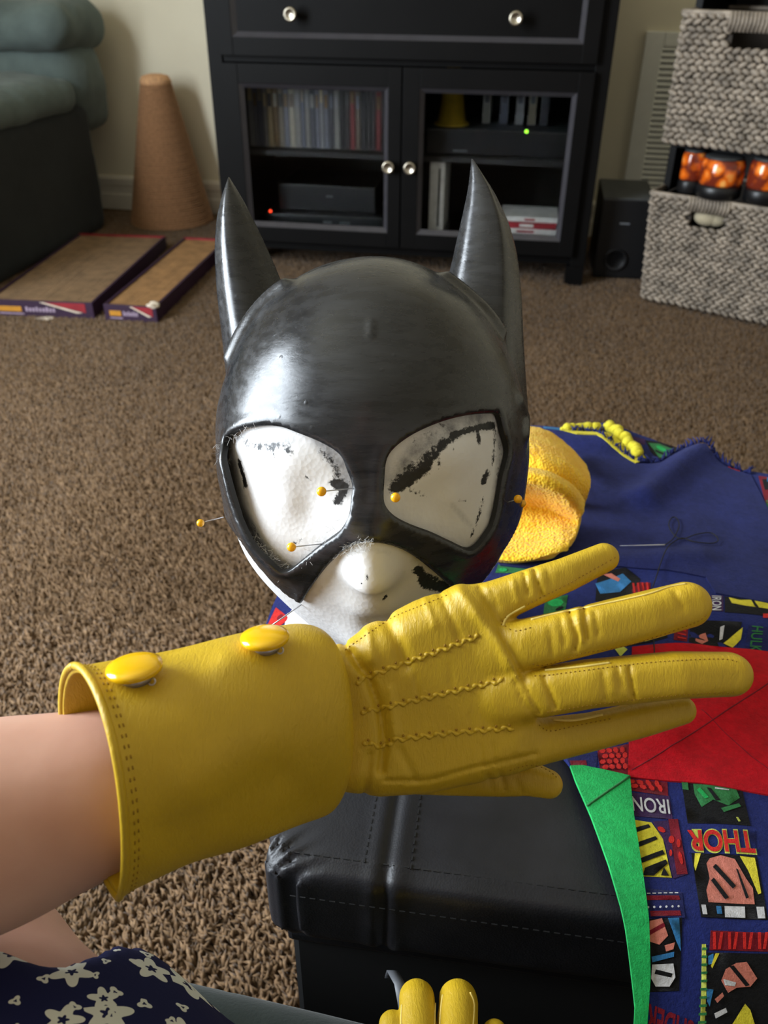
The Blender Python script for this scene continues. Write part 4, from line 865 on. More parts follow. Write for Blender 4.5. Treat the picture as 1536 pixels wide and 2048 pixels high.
cloth('front_fold', [[(1000, 945, .66), (1045, 940, .65), (1098, 950, .645), (1140, 974, .65), (1164, 1004, .665)], [(1000, 962, .645), (1045, 958, .632), (1095, 968, .628), (1136, 992, .635), (1162, 1022, .655)], [(1000, 1010, .675), (1045, 1005, .675), (1090, 1012, .675), (1126, 1028, .672), (1160, 1045, .664)], [(995, 1060, .672), (1040, 1065, .665), (1080, 1066, .66), (1120, 1062, .658), (1152, 1074, .652)], [(990, 1105, .645), (1030, 1112, .638), (1075, 1108, .634), (1112, 1096, .636), (1140, 1088, .640)], [(990, 1122, .640), (1030, 1124, .634), (1078, 1118, .630), (1108, 1112, .630), (1128, 1100, .636)]], .006, 2)
# ================================================================== FOAM HEAD
hc = atd(745, 890, .47); ti, ro = math.radians(13), math.radians(2.5)
hf = np.array([0, -math.cos(ti), math.sin(ti)]); hu0 = np.array([0, math.sin(ti), math.cos(ti)]); hx0 = np.array([1., 0, 0])
hx = hx0*math.cos(ro)+hu0*math.sin(ro); hu = hu0*math.cos(ro)-hx0*math.sin(ro)
HB = np.column_stack([hx, hf, hu])
def toh(p): return (np.asarray(p)-hc)@HB
def fromh(q): return hc+np.asarray(q)@HB.T
def gdir(d, c, w):
    c = np.asarray(c, float); c /= np.linalg.norm(c); t = 1-(d[0]*c[0]+d[1]*c[1]+d[2]*c[2]); return np.exp(-t*2/(w*w))
def headR(d):
    x, y, z = d; low = np.clip(-z, 0, 1)
    a = .0812*(1-.17*low**2.0); b = np.where(y > 0, .093, .102); c = np.where(z > 0, .0965, .120)
    R = 1/np.sqrt((x/a)**2+(y/b)**2+(z/c)**2)
    R = R+.009*gdir(d, (0, 1, -.34), .12)+.007*gdir(d, (0, 1, -.2), .11)+.004*gdir(d, (0, 1, -.05), .10)      # nose and its bridge
    for s in (-1, 1):
        R = R-.006*gdir(d, (s*.36, .9, -.04), .17)+.0035*gdir(d, (s*.42, .9, -.05), .10)+.003*gdir(d, (s*.55, .75, -.32), .2)+.003*gdir(d, (s*.4, .9, .16), .14)+.006*gdir(d, (s*.06, 1, -.40), .08)
        R = R+.002*gdir(d, (s*.11, 1, -.66), .09)+.0050*gdir(d, (s*.74, .38, -.56), .34)
    R = R+.003*gdir(d, (0, 1, -.60), .11)+.003*gdir(d, (0, 1, -.72), .11)-.003*gdir(d, (0, 1, -.82), .07)+.010*gdir(d, (0, .85, -1), .16)
    return R
def unit(v): v = np.asarray(v, float); return v/np.linalg.norm(v, axis=-1, keepdims=True)
def head_hit(px, py, extra=0):
    """direction (head frame) where the pixel's ray meets the head; grazing rays take their nearest point"""
    t = np.arange(.30, .62, .0004); P = toh(CAM+ray(px, py)*t[:, None]); r = np.linalg.norm(P, axis=1); d = P/r[:, None]
    s = r-headR((d[:, 0], d[:, 1], d[:, 2]))-extra; i = np.argmax(s < 0) if (s < 0).any() else np.argmin(s); return d[i]
BASEZ = .4195
lo = np.array([-.1, -.125, -.215]); hi = np.array([.1, .125, .13]); g = Grid(lo, hi, .0019); X, Y, Z = g.coords((slice(None),)*3)
r = np.sqrt(X*X+Y*Y+Z*Z)+1e-6; g.f[:] = (r-headR((X/r, Y/r, Z/r))).astype(np.float32)
nk0 = np.array([0, -.018, -.06]); nkb = toh(np.array([fromh(nk0)[0]+.002, fromh(nk0)[1]+.010, BASEZ]))
full = (slice(None),)*3
def cap(a, b, ra, rb_):
    v = b-a; t = np.clip(((X-a[0])*v[0]+(Y-a[1])*v[1]+(Z-a[2])*v[2])/(v@v), 0, 1.2); return (np.sqrt((X-a[0]-t*v[0])**2+(Y-a[1]-t*v[1])**2+(Z-a[2]-t*v[2])**2)-(ra+t*(rb_-ra))).astype(np.float32)
g.union(full, cap(nk0, nkb, .048, .052), .02); g.union(full, cap(nk0+(nkb-nk0)*.86, nkb, .052, .068), .012)
wz = hc[2]+HB[2, 0]*X+HB[2, 1]*Y+HB[2, 2]*Z; g.f[:] = np.maximum(g.f, BASEZ-wz)
V, Q = g.nets(); V = smooth_mesh(V, Q, 2); VW = fromh(V)
head = thing('foam_head', 'white foam mannequin head smeared with black paint, standing on the ottoman', 'mannequin head', fromh(nkb)*[1, 1, 0]+[0, 0, BASEZ])
ho = mesh_obj('head_form', VW-np.array(head.location), Q, M['foam'], head)
st = np.zeros(len(V)); q = VW-CAM; dd = q@fw; ppx = 768+F*(q@rt)/dd; ppy = 1024-F*(q@up)/dd
for pts, w, s in [([(495, 884), (520, 894), (560, 888), (578, 902)], 11, .62), ([(545, 905), (562, 930)], 7, .42), ([(478, 920), (492, 975)], 5, .8), ([(668, 966), (690, 975), (682, 990), (676, 1002)], 11, .95), ([(612, 955), (626, 960)], 5, .5), ([(640, 900), (668, 930), (684, 958)], 11, .52), ([(588, 1086), (612, 1078)], 5, .5), ([(500, 1050), (540, 1105)], 12, .34),
                  ([(792, 974), (815, 962), (850, 932)], 16, 1.0), ([(800, 955), (850, 915), (885, 885)], 15, .66), ([(850, 930), (885, 893), (910, 872)], 9, .75), ([(876, 895), (880, 932)], 5, .5), ([(905, 880), (908, 900)], 4, .5), ([(905, 870), (945, 858), (985, 850)], 8, .98), ([(955, 865), (958, 886)], 6, .8), ([(990, 860), (985, 930)], 4, .62), ([(976, 944), (966, 966)], 7, .75), ([(943, 1072), (955, 1040), (966, 1000)], 5, .62), ([(815, 978), (846, 992)], 7, .48), ([(915, 1002), (930, 998)], 6, .5), ([(830, 880), (900, 848)], 16, .36), ([(1000, 860), (996, 950)], 10, .38),
                  ([(838, 1142), (852, 1166), (892, 1176)], 12, 1.1), ([(850, 1150), (890, 1170)], 8, .9), ([(735, 1152), (738, 1160)], 4, .8), ([(768, 1198), (772, 1192)], 3.5, .8), ([(721, 1169), (724, 1166)], 3, .7)]:
    st = np.maximum(st, s*np.exp(-(polydist(ppx, ppy, pts)/w)**2))
st[V[:, 1] < .02] = 0
sg = np.zeros(len(V))
for pts, w, s in [([(790, 955), (830, 905), (900, 855), (960, 838)], 26, .9), ([(640, 880), (680, 930), (696, 975)], 20, .8), ([(470, 875), (520, 875), (580, 880)], 14, .7), ([(462, 930), (480, 1020), (530, 1100)], 14, .8), ([(1000, 870), (1000, 950), (985, 1030)], 12, .7), ([(905, 1010), (940, 1050)], 10, .4), ([(840, 1120), (900, 1165)], 22, .5), ([(700, 1105), (740, 1098), (780, 1105)], 10, .35), ([(640, 1170), (690, 1120)], 9, .3)]:
    sg = np.maximum(sg, s*np.exp(-(polydist(ppx, ppy, pts)/w)**2))
sg[V[:, 1] < .02] = 0; a_ = ho.data.attributes.new('smudge', 'FLOAT', 'POINT'); a_.data.foreach_set('value', sg.astype(np.float32))
at = ho.data.attributes.new('stain', 'FLOAT', 'POINT'); at.data.foreach_set('value', st.astype(np.float32))
# ================================================================== MASK
e0 = unit([0, math.cos(math.radians(25)), math.sin(math.radians(25))]); e1 = np.array([1., 0, 0]); e2 = np.cross(e1, e0)*-1
if e2[2] < 0: e2 = -e2
def chart(d):
    d = np.atleast_2d(d); c = np.clip(d@e0, -1, 1); th_ = np.arccos(c); a, b = d@e1, d@e2; k = th_/(np.hypot(a, b)+1e-9); return np.stack([a*k, b*k], 1)
def unchart(uv):
    th_ = np.hypot(uv[:, 0], uv[:, 1]); k = np.sin(th_)/(th_+1e-9); return uv[:, :1]*k[:, None]*e1+uv[:, 1:]*k[:, None]*e2+np.cos(th_)[:, None]*e0
MT = .0036
SO = [(446, 925), (462, 1010), (495, 1085), (545, 1140)]
def pc_(pts, ex=MT): return np.array([chart(head_hit(px, py, ex+.0055*math.exp(-(float(polydist(px, py, SO))/55)**2)))[0] for px, py in pts])
eyeL = [(443, 897), (443, 880), (470, 860), (521, 850), (560, 853), (591, 864), (643, 885), (680, 909), (692, 935), (703, 963), (706, 980), (703, 991), (699, 1028), (680, 1061), (643, 1089), (605, 1122), (567, 1148), (539, 1127), (497, 1080), (469, 1014), (450, 944)]
eyeR = [(767, 982), (769, 960), (771, 930), (781, 904), (811, 878), (849, 857), (896, 839), (943, 828), (985, 825), (999, 829), (1008, 864), (1018, 902), (1008, 949), (999, 1000), (989, 1042), (971, 1075), (943, 1101), (910, 1089), (868, 1068), (821, 1050), (783, 1028), (768, 1005)]
low = [(482, 1112), (513, 1150), (556, 1190), (590, 1208), (600, 1211), (612, 1192), (640, 1152), (668, 1120), (690, 1102), (712, 1090), (735, 1086), (770, 1090), (810, 1104), (850, 1130), (885, 1160), (915, 1190), (935, 1200), (960, 1172), (985, 1142), (1002, 1112)]
def hd(az, el): az, el = math.radians(az), math.radians(el); return np.array([math.sin(az)*math.cos(el), math.cos(az)*math.cos(el), math.sin(el)])
lowc = pc_(low); back = chart(np.array([hd(92, -16), hd(102, -4), hd(112, 12), hd(122, 32), hd(140, 50), hd(165, 60), hd(-165, 60), hd(-140, 50), hd(-122, 32), hd(-112, 12), hd(-102, -4), hd(-92, -16)]))
outer = resample(np.concatenate([spline(lowc, 3), spline(back, 5)]), .018, True); holes = []
for e in (eyeL, eyeR):
    h_ = resample(spline(pc_(e), 3, True), .012, True)
    for _ in range(3): h_ = .5*h_+.25*np.roll(h_, 1, 0)+.25*np.roll(h_, -1, 0)
    holes.append(h_)
U, T, D = flat_cdt(outer, holes, .02, unchart)
R = headR((D[:, 0], D[:, 1], D[:, 2]))
# the mask bridges the foam's own hollows: smooth the radius where it spans them, then give the holes a raised lip
nb = np.concatenate([T[:, [0, 1]], T[:, [1, 2]], T[:, [2, 0]]]); Rs = R.copy()
for _ in range(30):
    acc = np.zeros(len(R)); n_ = np.zeros(len(R)); np.add.at(acc, nb[:, 0], Rs[nb[:, 1]]); np.add.at(n_, nb[:, 0], 1); np.add.at(acc, nb[:, 1], Rs[nb[:, 0]]); np.add.at(n_, nb[:, 1], 1)
    Rs = np.maximum(R, .4*Rs+.6*acc/np.maximum(n_, 1))
de = np.minimum(polydist(U[:, 0], U[:, 1], holes[0], True), polydist(U[:, 0], U[:, 1], holes[1], True)); do = polydist(U[:, 0], U[:, 1], outer, True)
Ro = Rs+MT+.0005*np.exp(-((de-.035)/.03)**2)-.0006*np.exp(-(de/.007)**2)-.0012*np.exp(-(do/.008)**2)
Ro += .0022*np.exp(-(polydist(U[:, 0], U[:, 1], pc_([(1040, 800), (1052, 835), (1050, 870)]))/.06)**2)
so = .0055*np.exp(-(polydist(U[:, 0], U[:, 1], pc_([(446, 925), (462, 1010), (495, 1085), (545, 1140)]))/.13)**2); Rs = Rs+so; Ro = Ro+so     # stands off the foam on the left
for e_ in ([(455, 715), (480, 655), (525, 605), (570, 575)], [(900, 548), (950, 580), (1010, 660)]): Ro += .0045*np.exp(-(polydist(U[:, 0], U[:, 1], pc_(e_))/.06)**2)
Ro += .0007*vnoise(U[:, 0], U[:, 1], 9, 8)+.0010*np.exp(-(polydist(U[:, 0], U[:, 1], pc_([(742, 645), (741, 672)]))/.012)**2)
mask = thing('eared_mask', 'glossy black pointed-eared half mask with large eye holes, worn by the foam head', 'mask', fromh((0, .05, 0)))
ML = np.array(mask.location)
SV, SF, k0 = shell(fromh(D*Ro[:, None]), fromh(D*(Rs+.0006)[:, None]), T); mo = mesh_obj('mask_shell', SV-ML, SF, [M['mask'], M['mask_edge']], mask)
mi = np.zeros(len(SF), np.int32); mi[len(T):] = 1; mo.data.polygons.foreach_set('material_index', mi)
mo.data.polygons.foreach_set('use_smooth', [i < 2*len(T) for i in range(len(SF))])
m = MB()     # white lint clinging to the cut edges
for pts, n_, sp in (([(441, 890), (444, 930)], 70, 9), ([(500, 1078), (540, 1124), (572, 1146)], 110, 9), ([(600, 1128), (690, 1040)], 30, 5), ([(682, 1104), (712, 1088), (745, 1084)], 90, 9), ([(452, 880), (520, 852)], 30, 5)):
    P = resample(pts, 1.0)
    for _ in range(n_):
        a = P[rng.integers(len(P))]+rng.normal(0, sp*.5, 2); h_ = head_hit(a[0], a[1], .004); p0_ = fromh(h_*(float(headR((h_[0], h_[1], h_[2])))+.0036)); q = [p0_]
        v = rng.normal(0, 1, 3)
        for k in range(4): v = v+rng.normal(0, .7, 3); v -= .25*fw; q.append(q[-1]+.0011*v/np.linalg.norm(v))
        m.tube(q, .00006, 3, cap=False)
M['lint'] = plain('white_lint', (225, 225, 225), .9); m.build('lint', M['lint'], mask, loc=None) if False else mesh_obj('lint', np.array(m.V)-ML, m.F, M['lint'], mask).__setitem__('kind', 'stuff')
def ear(Lp, Rp, d0, d1, th, prof):
    n = 40; tL, tR = np.array([p[0] for p in Lp]), np.array([p[0] for p in Rp]); t = np.linspace(0, 1, n)
    f = lambda P, tt, k: np.interp(t, tt, [p[k] for p in P])
    def sm(a):
        for _ in range(3): a[1:-1] = .25*a[:-2]+.5*a[1:-1]+.25*a[2:]
        return a
    lx, ly, rx, ry = sm(f(Lp, tL, 1)), sm(f(Lp, tL, 2)), sm(f(Rp, tR, 1)), sm(f(Rp, tR, 2)); d = d0+(d1-d0)*t; V = []; pr = np.array(prof); k = len(pr)
    for i in range(n):
        A, B = atd(lx[i], ly[i], d[i]), atd(rx[i], ry[i], d[i]); w = th*(1-t[i])**.75+.0006
        for (s, o) in pr: V.append(A+(B-A)*s-fw*o*w)
    Fc = [[i*k+j, i*k+(j+1) % k, (i+1)*k+(j+1) % k, (i+1)*k+j] for i in range(n-1) for j in range(k)]+[list(range(k))[::-1], [(n-1)*k+j for j in range(k)]]
    o = mesh_obj('ear', np.array(V)-ML, Fc, M['mask'], mask); bm = bmesh.new(); bm.from_mesh(o.data); bmesh.ops.recalc_face_normals(bm, faces=bm.faces); bm.to_mesh(o.data); bm.free(); autosmooth(o, 28); return o
pl_ = spline([(0, 0), (.10, .42), (.24, .78), (.45, .86), (.70, .62), (.90, .26), (1, 0), (.85, -.5), (.5, -.8), (.15, -.5)], 3, True)
pr_ = spline([(0, 0), (.03, .30), (.12, .62), (.35, .85), (.60, .92), (.72, .85), (.90, .40), (1, 0), (.85, -.5), (.5, -.8), (.15, -.5)], 3, True)
ear([(0, 455, 775), (.2, 446, 690), (.4, 434, 590), (.55, 429, 505), (.7, 433, 440), (.85, 443, 395), (1, 457, 354)], [(0, 575, 740), (.2, 592, 650), (.35, 568, 576), (.5, 543, 515), (.7, 510, 445), (.85, 485, 397), (1, 459, 355)], .487, .478, .030, pl_)
ear([(0, 890, 720), (.2, 882, 610), (.35, 902, 535), (.5, 914, 480), (.65, 926, 428), (.8, 936, 380), (1, 943, 318)], [(0, 1056, 830), (.2, 1047, 690), (.35, 1043, 590), (.5, 1035, 512), (.65, 1018, 448), (.8, 990, 388), (1, 946, 319)], .487, .478, .032, pr_)
# ================================================================== PINS
def pin(label, ball, tip, rb=.0021, group=None):
    o = thing('dressmaker_pin', label, 'pin', ball, 0, group); MB().ball((0, 0, 0), rb, 9).build('pin_head', M['pin_yellow'], o)
    if tip is not None: MB().tube([np.zeros(3), (np.array(tip)-ball)*.5, np.array(tip)-ball], [.00028, .00028, .0002], 6).build('pin_shaft', M['steel'], o)
    return o
def surf(px, py, ex=.0): d = head_hit(px, py, ex); return fromh(d*float(headR((d[0], d[1], d[2])))) + 0
def toward(px, py, d): return atd(px, py, d)
def dep(p): return float((np.asarray(p)-CAM)@fw)
def mkpin(label, bpx, tpx, lift):
    t = surf(*tpx); b = toward(*bpx, dep(t)-lift); return pin(label, b, t)
mkpin('yellow-headed pin stuck at the inner corner of the left eye hole', (643, 983), (708, 976), .022)
mkpin('yellow-headed pin seen head-on at the inner corner of the right eye hole', (791, 995), (779, 985), .024)
mkpin('yellow-headed pin at the lower edge of the left eye hole', (583, 1094), (652, 1086), .020)
t = fromh(hd(-80, -5)*float(headR(tuple(hd(-80, -5))))); pin('yellow-headed pin sticking out beyond the left side of the mask', atd(401, 1046, dep(t)-.004), atd(447, 1034, dep(t)))
t = surf(1003, 1008); pin('yellow-headed pin at the right side of the mask, upper of two', atd(1036, 998, dep(t)-.008), t)
t2 = surf(1030, 1012); pin('yellow-headed pin at the right side of the mask, lower of two', atd(1044, 1007, dep(t2)-.001), t2)
t = surf(603, 1209); b = atd(536, 1256, dep(t)-.006); o = thing('long_pin', 'long steel pin at the lower left point of the mask', 'pin', b); MB().tube([np.zeros(3), (t-b)*.5, t-b], .00035, 6).build('pin_shaft', M['steel'], o)
# ================================================================== GLOVE ON THE HAND
def px_of(X, Y, Z): return 768+F*X/(-Z), 1024-F*Y/(-Z)
def glove_sdf(chains, poly, pd, pth, lo, hi, h, ridges, k_palm=.004):
    g = Grid(lo, hi, h); X, Y, Z = g.coords((slice(None),)*3); full = (slice(None),)*3
    for ch, fl, pn in chains:
        P = [hp(c[0], c[1], c[2]) for c in ch]; R = [c[3]*c[2]/F for c in ch]; g.chain(P, R, .0012, fl, pn, .012)
    if poly is not None:
        pts = [hp(a, b, pd)[:2] for a, b in poly]; d2 = polydist(X[:, :, 0]+0*Y[:, :, 0], Y[:, :, 0]+0*X[:, :, 0], pts, True); d2 = np.where(inpoly(X[:, :, 0]+0*Y[:, :, 0], Y[:, :, 0]+0*X[:, :, 0], pts), -d2, d2)[:, :, None]
        rr = .012; q0 = np.maximum(d2+rr, 0); q1 = np.maximum(np.abs(Z+pd)-pth+rr, 0); D = np.sqrt(q0*q0+q1*q1)-rr+np.minimum(np.maximum(d2+rr, np.abs(Z+pd)-pth+rr), 0)
        g.union(full, D.astype(np.float32), k_palm)
    if ridges:
        A, B = px_of(X, Y, Z)
        for pts, w, a in ridges:
            P = np.array(pts, float); sl = g.sub(hp(*(P.min(0)*[1, 0]+P.max(0)*[0, 1]), pd)-[.004, .004, .06], hp(*(P.max(0)*[1, 0]+P.min(0)*[0, 1]), pd)+[.004, .004, .06], 3*w*pd/F)
            a_, b_ = px_of(X[sl[0]], Y[:, sl[1]], Z[:, :, sl[2]]); L = len(pts); g.f[sl] -= (1.35*a*np.exp(-(polydist(a_, b_, pts)/w)**2)).astype(np.float32)
    return g
chains = [([(930, 1225, .347, 46), (1000, 1200, .345, 42), (1060, 1176, .344, 38), (1130, 1150, .345, 34), (1208, 1115, .349, 29)], .95, 2.8),
          ([(1000, 1300, .342, 50), (1060, 1286, .339, 49), (1150, 1266, .337, 48), (1290, 1231, .337, 47), (1374, 1209, .339, 45)], .92, 3.0),
          ([(1010, 1394, .340, 49), (1070, 1386, .338, 48), (1180, 1367, .335, 47), (1350, 1350, .334, 46), (1458, 1348, .336, 43)], .92, 3.0),
          ([(1000, 1496, .346, 52), (1060, 1486, .346, 46), (1180, 1464, .346, 37), (1290, 1437, .347, 34), (1363, 1420, .349, 28)], .92, 2.5),
          ([(780, 1520, .358, 62), (900, 1538, .362, 50), (1000, 1552, .363, 39), (1052, 1555, .361, 35), (1097, 1568, .359, 28)], .95, 2.4)]
palm = [(560, 1320), (640, 1300), (690, 1285), (740, 1248), (830, 1202), (905, 1176), (960, 1176), (1010, 1215), (1045, 1290), (1068, 1370), (1076, 1450), (1070, 1510), (1030, 1532), (960, 1560), (850, 1582), (760, 1588), (700, 1580), (560, 1560)]
gr = [([(1048, 1147), (1057, 1188)], 3.5, -.0008), ([(1069, 1142), (1083, 1191)], 4, -.0011), ([(985, 1185), (995, 1215)], 4, -.0006), ([(1025, 1160), (1036, 1205)], 5, .0005), ([(1095, 1138), (1100, 1170)], 4, -.0004),
      ([(1139, 1226), (1156, 1276), (1150, 1300)], 4, -.0011), ([(1168, 1217), (1173, 1280)], 4, -.0012), ([(1120, 1235), (1130, 1290)], 4, -.0006), ([(1190, 1225), (1196, 1270)], 4, -.0006), ([(1155, 1222), (1164, 1280)], 5, .0006), ([(1100, 1260), (1105, 1310)], 4, -.0005), ([(1350, 1185), (1366, 1215)], 6, -.0006),
      ([(1258, 1335), (1266, 1385), (1268, 1396)], 4, -.0012), ([(1234, 1335), (1245, 1375)], 4, -.0007), ([(1089, 1355), (1100, 1385), (1110, 1414)], 6, -.0012), ([(1205, 1345), (1212, 1400)], 4, -.0005), ([(1222, 1345), (1228, 1385)], 4, .0005),
      ([(920, 1180), (965, 1240), (1000, 1290), (1030, 1350)], 13, .0016), ([(1000, 1262), (1030, 1320), (1060, 1390), (1078, 1425)], 5, -.0010), ([(1020, 1340), (1045, 1400), (1075, 1440)], 5, -.0006), ([(960, 1178), (985, 1215), (1000, 1245)], 7, -.0010),
      ([(880, 1190), (905, 1240), (920, 1280)], 7, -.0007), ([(850, 1200), (870, 1250)], 6, .0006), ([(770, 1235), (800, 1290), (810, 1330)], 13, -.0016), ([(735, 1260), (745, 1320)], 10, .0012), ([(705, 1305), (735, 1350), (760, 1420), (768, 1480), (762, 1540)], 9, -.0020), ([(690, 1290), (720, 1340)], 6, -.0012), ([(780, 1380), (790, 1470)], 8, .0008),
      ([(830, 1350), (838, 1400)], 4, -.0004), ([(900, 1330), (905, 1380)], 5, -.0003), ([(940, 1430), (946, 1470)], 5, -.0003), ([(800, 1500), (830, 1560)], 8, -.0006), ([(960, 1490), (966, 1530)], 4, -.0003), ([(985, 1490), (990, 1525)], 4, -.0003), ([(740, 1510), (730, 1580)], 8, -.0010),
      ([(770, 1562), (860, 1560), (950, 1535), (1020, 1520), (1070, 1508)], 4, -.0008), ([(1000, 1545), (1010, 1580)], 4, -.0007), ([(975, 1550), (985, 1580)], 4, -.0006), ([(1030, 1560), (1045, 1585)], 5, -.0006)]
lo, hi = hp(545, 1650, .335)-[0, 0, .045], hp(1530, 1060, .335)+[.002, .004, .024]
g = glove_sdf(chains, palm, .3475, .0135, lo, hi, .00085, gr)
Vg, Qg = g.nets(); Vg = smooth_mesh(Vg, Qg, 2); Vg = camw(Vg); del g
glove = thing('gauntlet_glove', 'yellow leather glove with wide cuff, worn on the outstretched hand', 'glove', atd(700, 1440, .345)); GL = np.array(glove.location)
gh = mesh_obj('glove_hand', Vg-GL, Qg, M['yellow_leather'], glove)
bv = BVHTree.FromPolygons([Vector(v) for v in Vg], Qg.tolist())
# three raised stitched points on the back of the hand
for pts in ([(712, 1366), (740, 1352), (800, 1330), (880, 1302), (958, 1272)], [(722, 1424), (760, 1418), (800, 1408), (890, 1388), (1008, 1360)], [(726, 1484), (745, 1490), (768, 1494), (790, 1480), (840, 1474), (900, 1467), (1028, 1456)]):
    P = resample(pts, 2.2); tg = np.gradient(P, axis=0); tg /= np.linalg.norm(tg, axis=1)[:, None]; ph = np.arange(len(P))*2.2/27*2*math.pi
    Wv = P+np.stack([-tg[:, 1], tg[:, 0]], 1)*(3.2*np.sin(ph))[:, None]; C3 = cast(bv, Wv, -.0002)
    MB().tube(C3, .0008+.00025*np.sin(ph*2)[:len(C3)], 7).build('raised_seam', M['yellow_leather'], glove, loc=GL)
    m = MB()
    for i in range(4, len(P)-2, 12):
        c = cast(bv, [P[i]+np.array([-tg[i, 1], tg[i, 0]])*-7*np.sign(math.sin(ph[i])+.01)], .0002)
        if len(c): m.ball(c[0], .00055, 4)
    m.build('needle_holes', M['thread'], glove, loc=GL)['kind'] = 'stuff'
seams = [[(1003, 1250), (1012, 1234), (1060, 1206), (1130, 1171), (1200, 1132), (1236, 1112)], [(1066, 1328), (1090, 1330), (1160, 1308), (1250, 1292), (1340, 1264), (1400, 1240), (1416, 1222)], [(1068, 1352), (1100, 1350), (1160, 1342), (1300, 1325), (1440, 1318), (1480, 1326)], [(1095, 1424), (1200, 1408), (1350, 1391), (1470, 1384)], [(1078, 1450), (1100, 1462), (1150, 1452), (1230, 1436)], [(1020, 1540), (1062, 1530), (1098, 1542), (1120, 1562)], [(690, 1300), (715, 1282), (780, 1238), (840, 1212), (900, 1188)], [(1010, 1252), (1030, 1262), (1065, 1254)]]
m = MB()
for pts in seams:
    P = resample(spline(pts, 6), 3.0); i = 0
    while i+2 < len(P):
        c = cast(bv, P[i:i+2], .00008)
        if len(c) == 2 and np.linalg.norm(c[1]-c[0]) < .003: m.tube(c, .00026, 4)
        i += 3
m.build('finger_stitching', M['thread'], glove, loc=GL)['kind'] = 'stuff'
for pts in ([(1062, 1240), (1110, 1228), (1180, 1214), (1290, 1190), (1340, 1174), (1372, 1168)], [(1090, 1341), (1160, 1334), (1220, 1326)], [(1105, 1440), (1150, 1441), (1205, 1430)], [(1006, 1252), (1016, 1232), (1050, 1212)]):
    C3 = cast(bv, resample(spline(pts, 6), 4), .0001)
    if len(C3) > 4:
        keep = [0]+[i for i in range(1, len(C3)) if np.linalg.norm(C3[i]-C3[i-1]) < .006]; C3 = C3[keep]; MB().tube(C3, .0005, 5).build('raw_seam_edge', M['yellow_edge'], glove, loc=GL)
# ---- cuff: a flared tube, rounded above, creased below
ns, nt = 96, 60
def cuff_ring(tp, bt, d, fr_, bk_, shf, shb):
    A, B = hp(tp[0], tp[1], d), hp(bt[0], bt[1], d); c = (A+B)/2; hv = (A-B)/2; out = []
    for k in range(ns):
        a = 2*math.pi*k/ns; y = math.cos(a); gg = math.sqrt(max(0, 1-y))*max(0, 1+y)**.72/1.28
        s = math.sin(a) >= 0
        off = np.array([shf*d/F, 0, 0]) if s else np.array([-shb*d/F, 0, 0]); k_ = 1-(fr_ if s else -bk_)*gg/d      # out from the arm's axis, towards or away from the viewer
        out.append((c+hv*y+off*gg)*k_)
    return np.array(out)
key = [(0.0, (150, 1334), (236, 1790), .292, .034, .024, 60, 62), (.3, (300, 1306), (395, 1722), .302, .033, .025, 66, 45), (.62, (470, 1272), (545, 1672), .316, .030, .026, 80, 30), (.86, (592, 1246), (640, 1640), .329, .027, .024, 92, 20), (.96, (632, 1252), (668, 1626), .333, .024, .022, 80, 12), (1.0, (648, 1275), (680, 1600), .335, .019, .018, 56, 5)]
kt = [q[0] for q in key]; ki = lambda t, f: np.interp(t, kt, [f(q) for q in key]); rings = []
for t in np.linspace(0, 1, nt):
    rings.append(cuff_ring((ki(t, lambda q: q[1][0]), ki(t, lambda q: q[1][1])), (ki(t, lambda q: q[2][0]), ki(t, lambda q: q[2][1])), ki(t, lambda q: q[3]), ki(t, lambda q: q[4]), ki(t, lambda q: q[5]), ki(t, lambda q: q[6]), ki(t, lambda q: q[7])))
Rg = np.array(rings)
for _ in range(6): Rg[1:-1] = .25*Rg[:-2]+.5*Rg[1:-1]+.25*Rg[2:]
CV = camw(Rg.reshape(-1, 3)); CT = np.array([[i*ns+k, i*ns+(k+1) % ns, (i+1)*ns+(k+1) % ns] for i in range(nt-1) for k in range(ns)]+[[i*ns+k, (i+1)*ns+(k+1) % ns, (i+1)*ns+k] for i in range(nt-1) for k in range(ns)])
CN = vnormals(CV, CT); cen = CV.reshape(nt, ns, 3).mean(1)
if ((CV.reshape(nt, ns, 3)-cen[:, None])*CN.reshape(nt, ns, 3)).sum() < 0: CT = CT[:, ::-1]; CN = -CN
tt = np.repeat(np.linspace(0, 1, nt), ns); q = CV-CAM; dd = q@fw; qx = 768+F*(q@rt)/dd; qy = 1024-F*(q@up)/dd; front = (CN@fw) < 0
bul = .0009*np.exp(-((tt-.015)/.02)**2)+.0012*vnoise(qx/100, qy/100, 1.7, 6)
for pts, w, a in (([(440, 1330), (560, 1300)], 30, .0012), ([(330, 1310), (420, 1320)], 22, -.0012), ([(560, 1560), (420, 1640), (340, 1670)], 40, -.0016), ([(500, 1480), (380, 1560)], 45, .0010)): bul = bul+np.where(front, a*np.exp(-(polydist(qx, qy, pts)/w)**2), 0)
CO = CV+CN*bul[:, None]; SV, SF, _ = shell(CO, CV-CN*.0022, CT); cuff = mesh_obj('cuff', SV-GL, SF, M['yellow_leather'], glove)
sm = cuff.modifiers.new('sub', 'SUBSURF'); sm.levels = 1; sm.render_levels = 1
cb = BVHTree.FromPolygons([Vector(v) for v in CO], CT.tolist()); CR = CO.reshape(nt, ns, 3); CNR = CN.reshape(nt, ns, 3)
m = MB()
for row, f in ((2, .2), (3, .15)):
    P = resample(CR[row]+(CR[row+1]-CR[row])*f+CNR[row]*.0001, .0012, True); i = 0
    while i+2 < len(P): m.tube(P[i:i+2], .00024, 4); i += 3
m.build('hem_stitching', M['thread'], cuff, loc=GL)['kind'] = 'stuff'
hem = MB().tube(np.concatenate([CR[0], CR[0][:1]]), .0014, 8).build('rolled_hem', M['yellow_leather'], cuff, loc=GL)
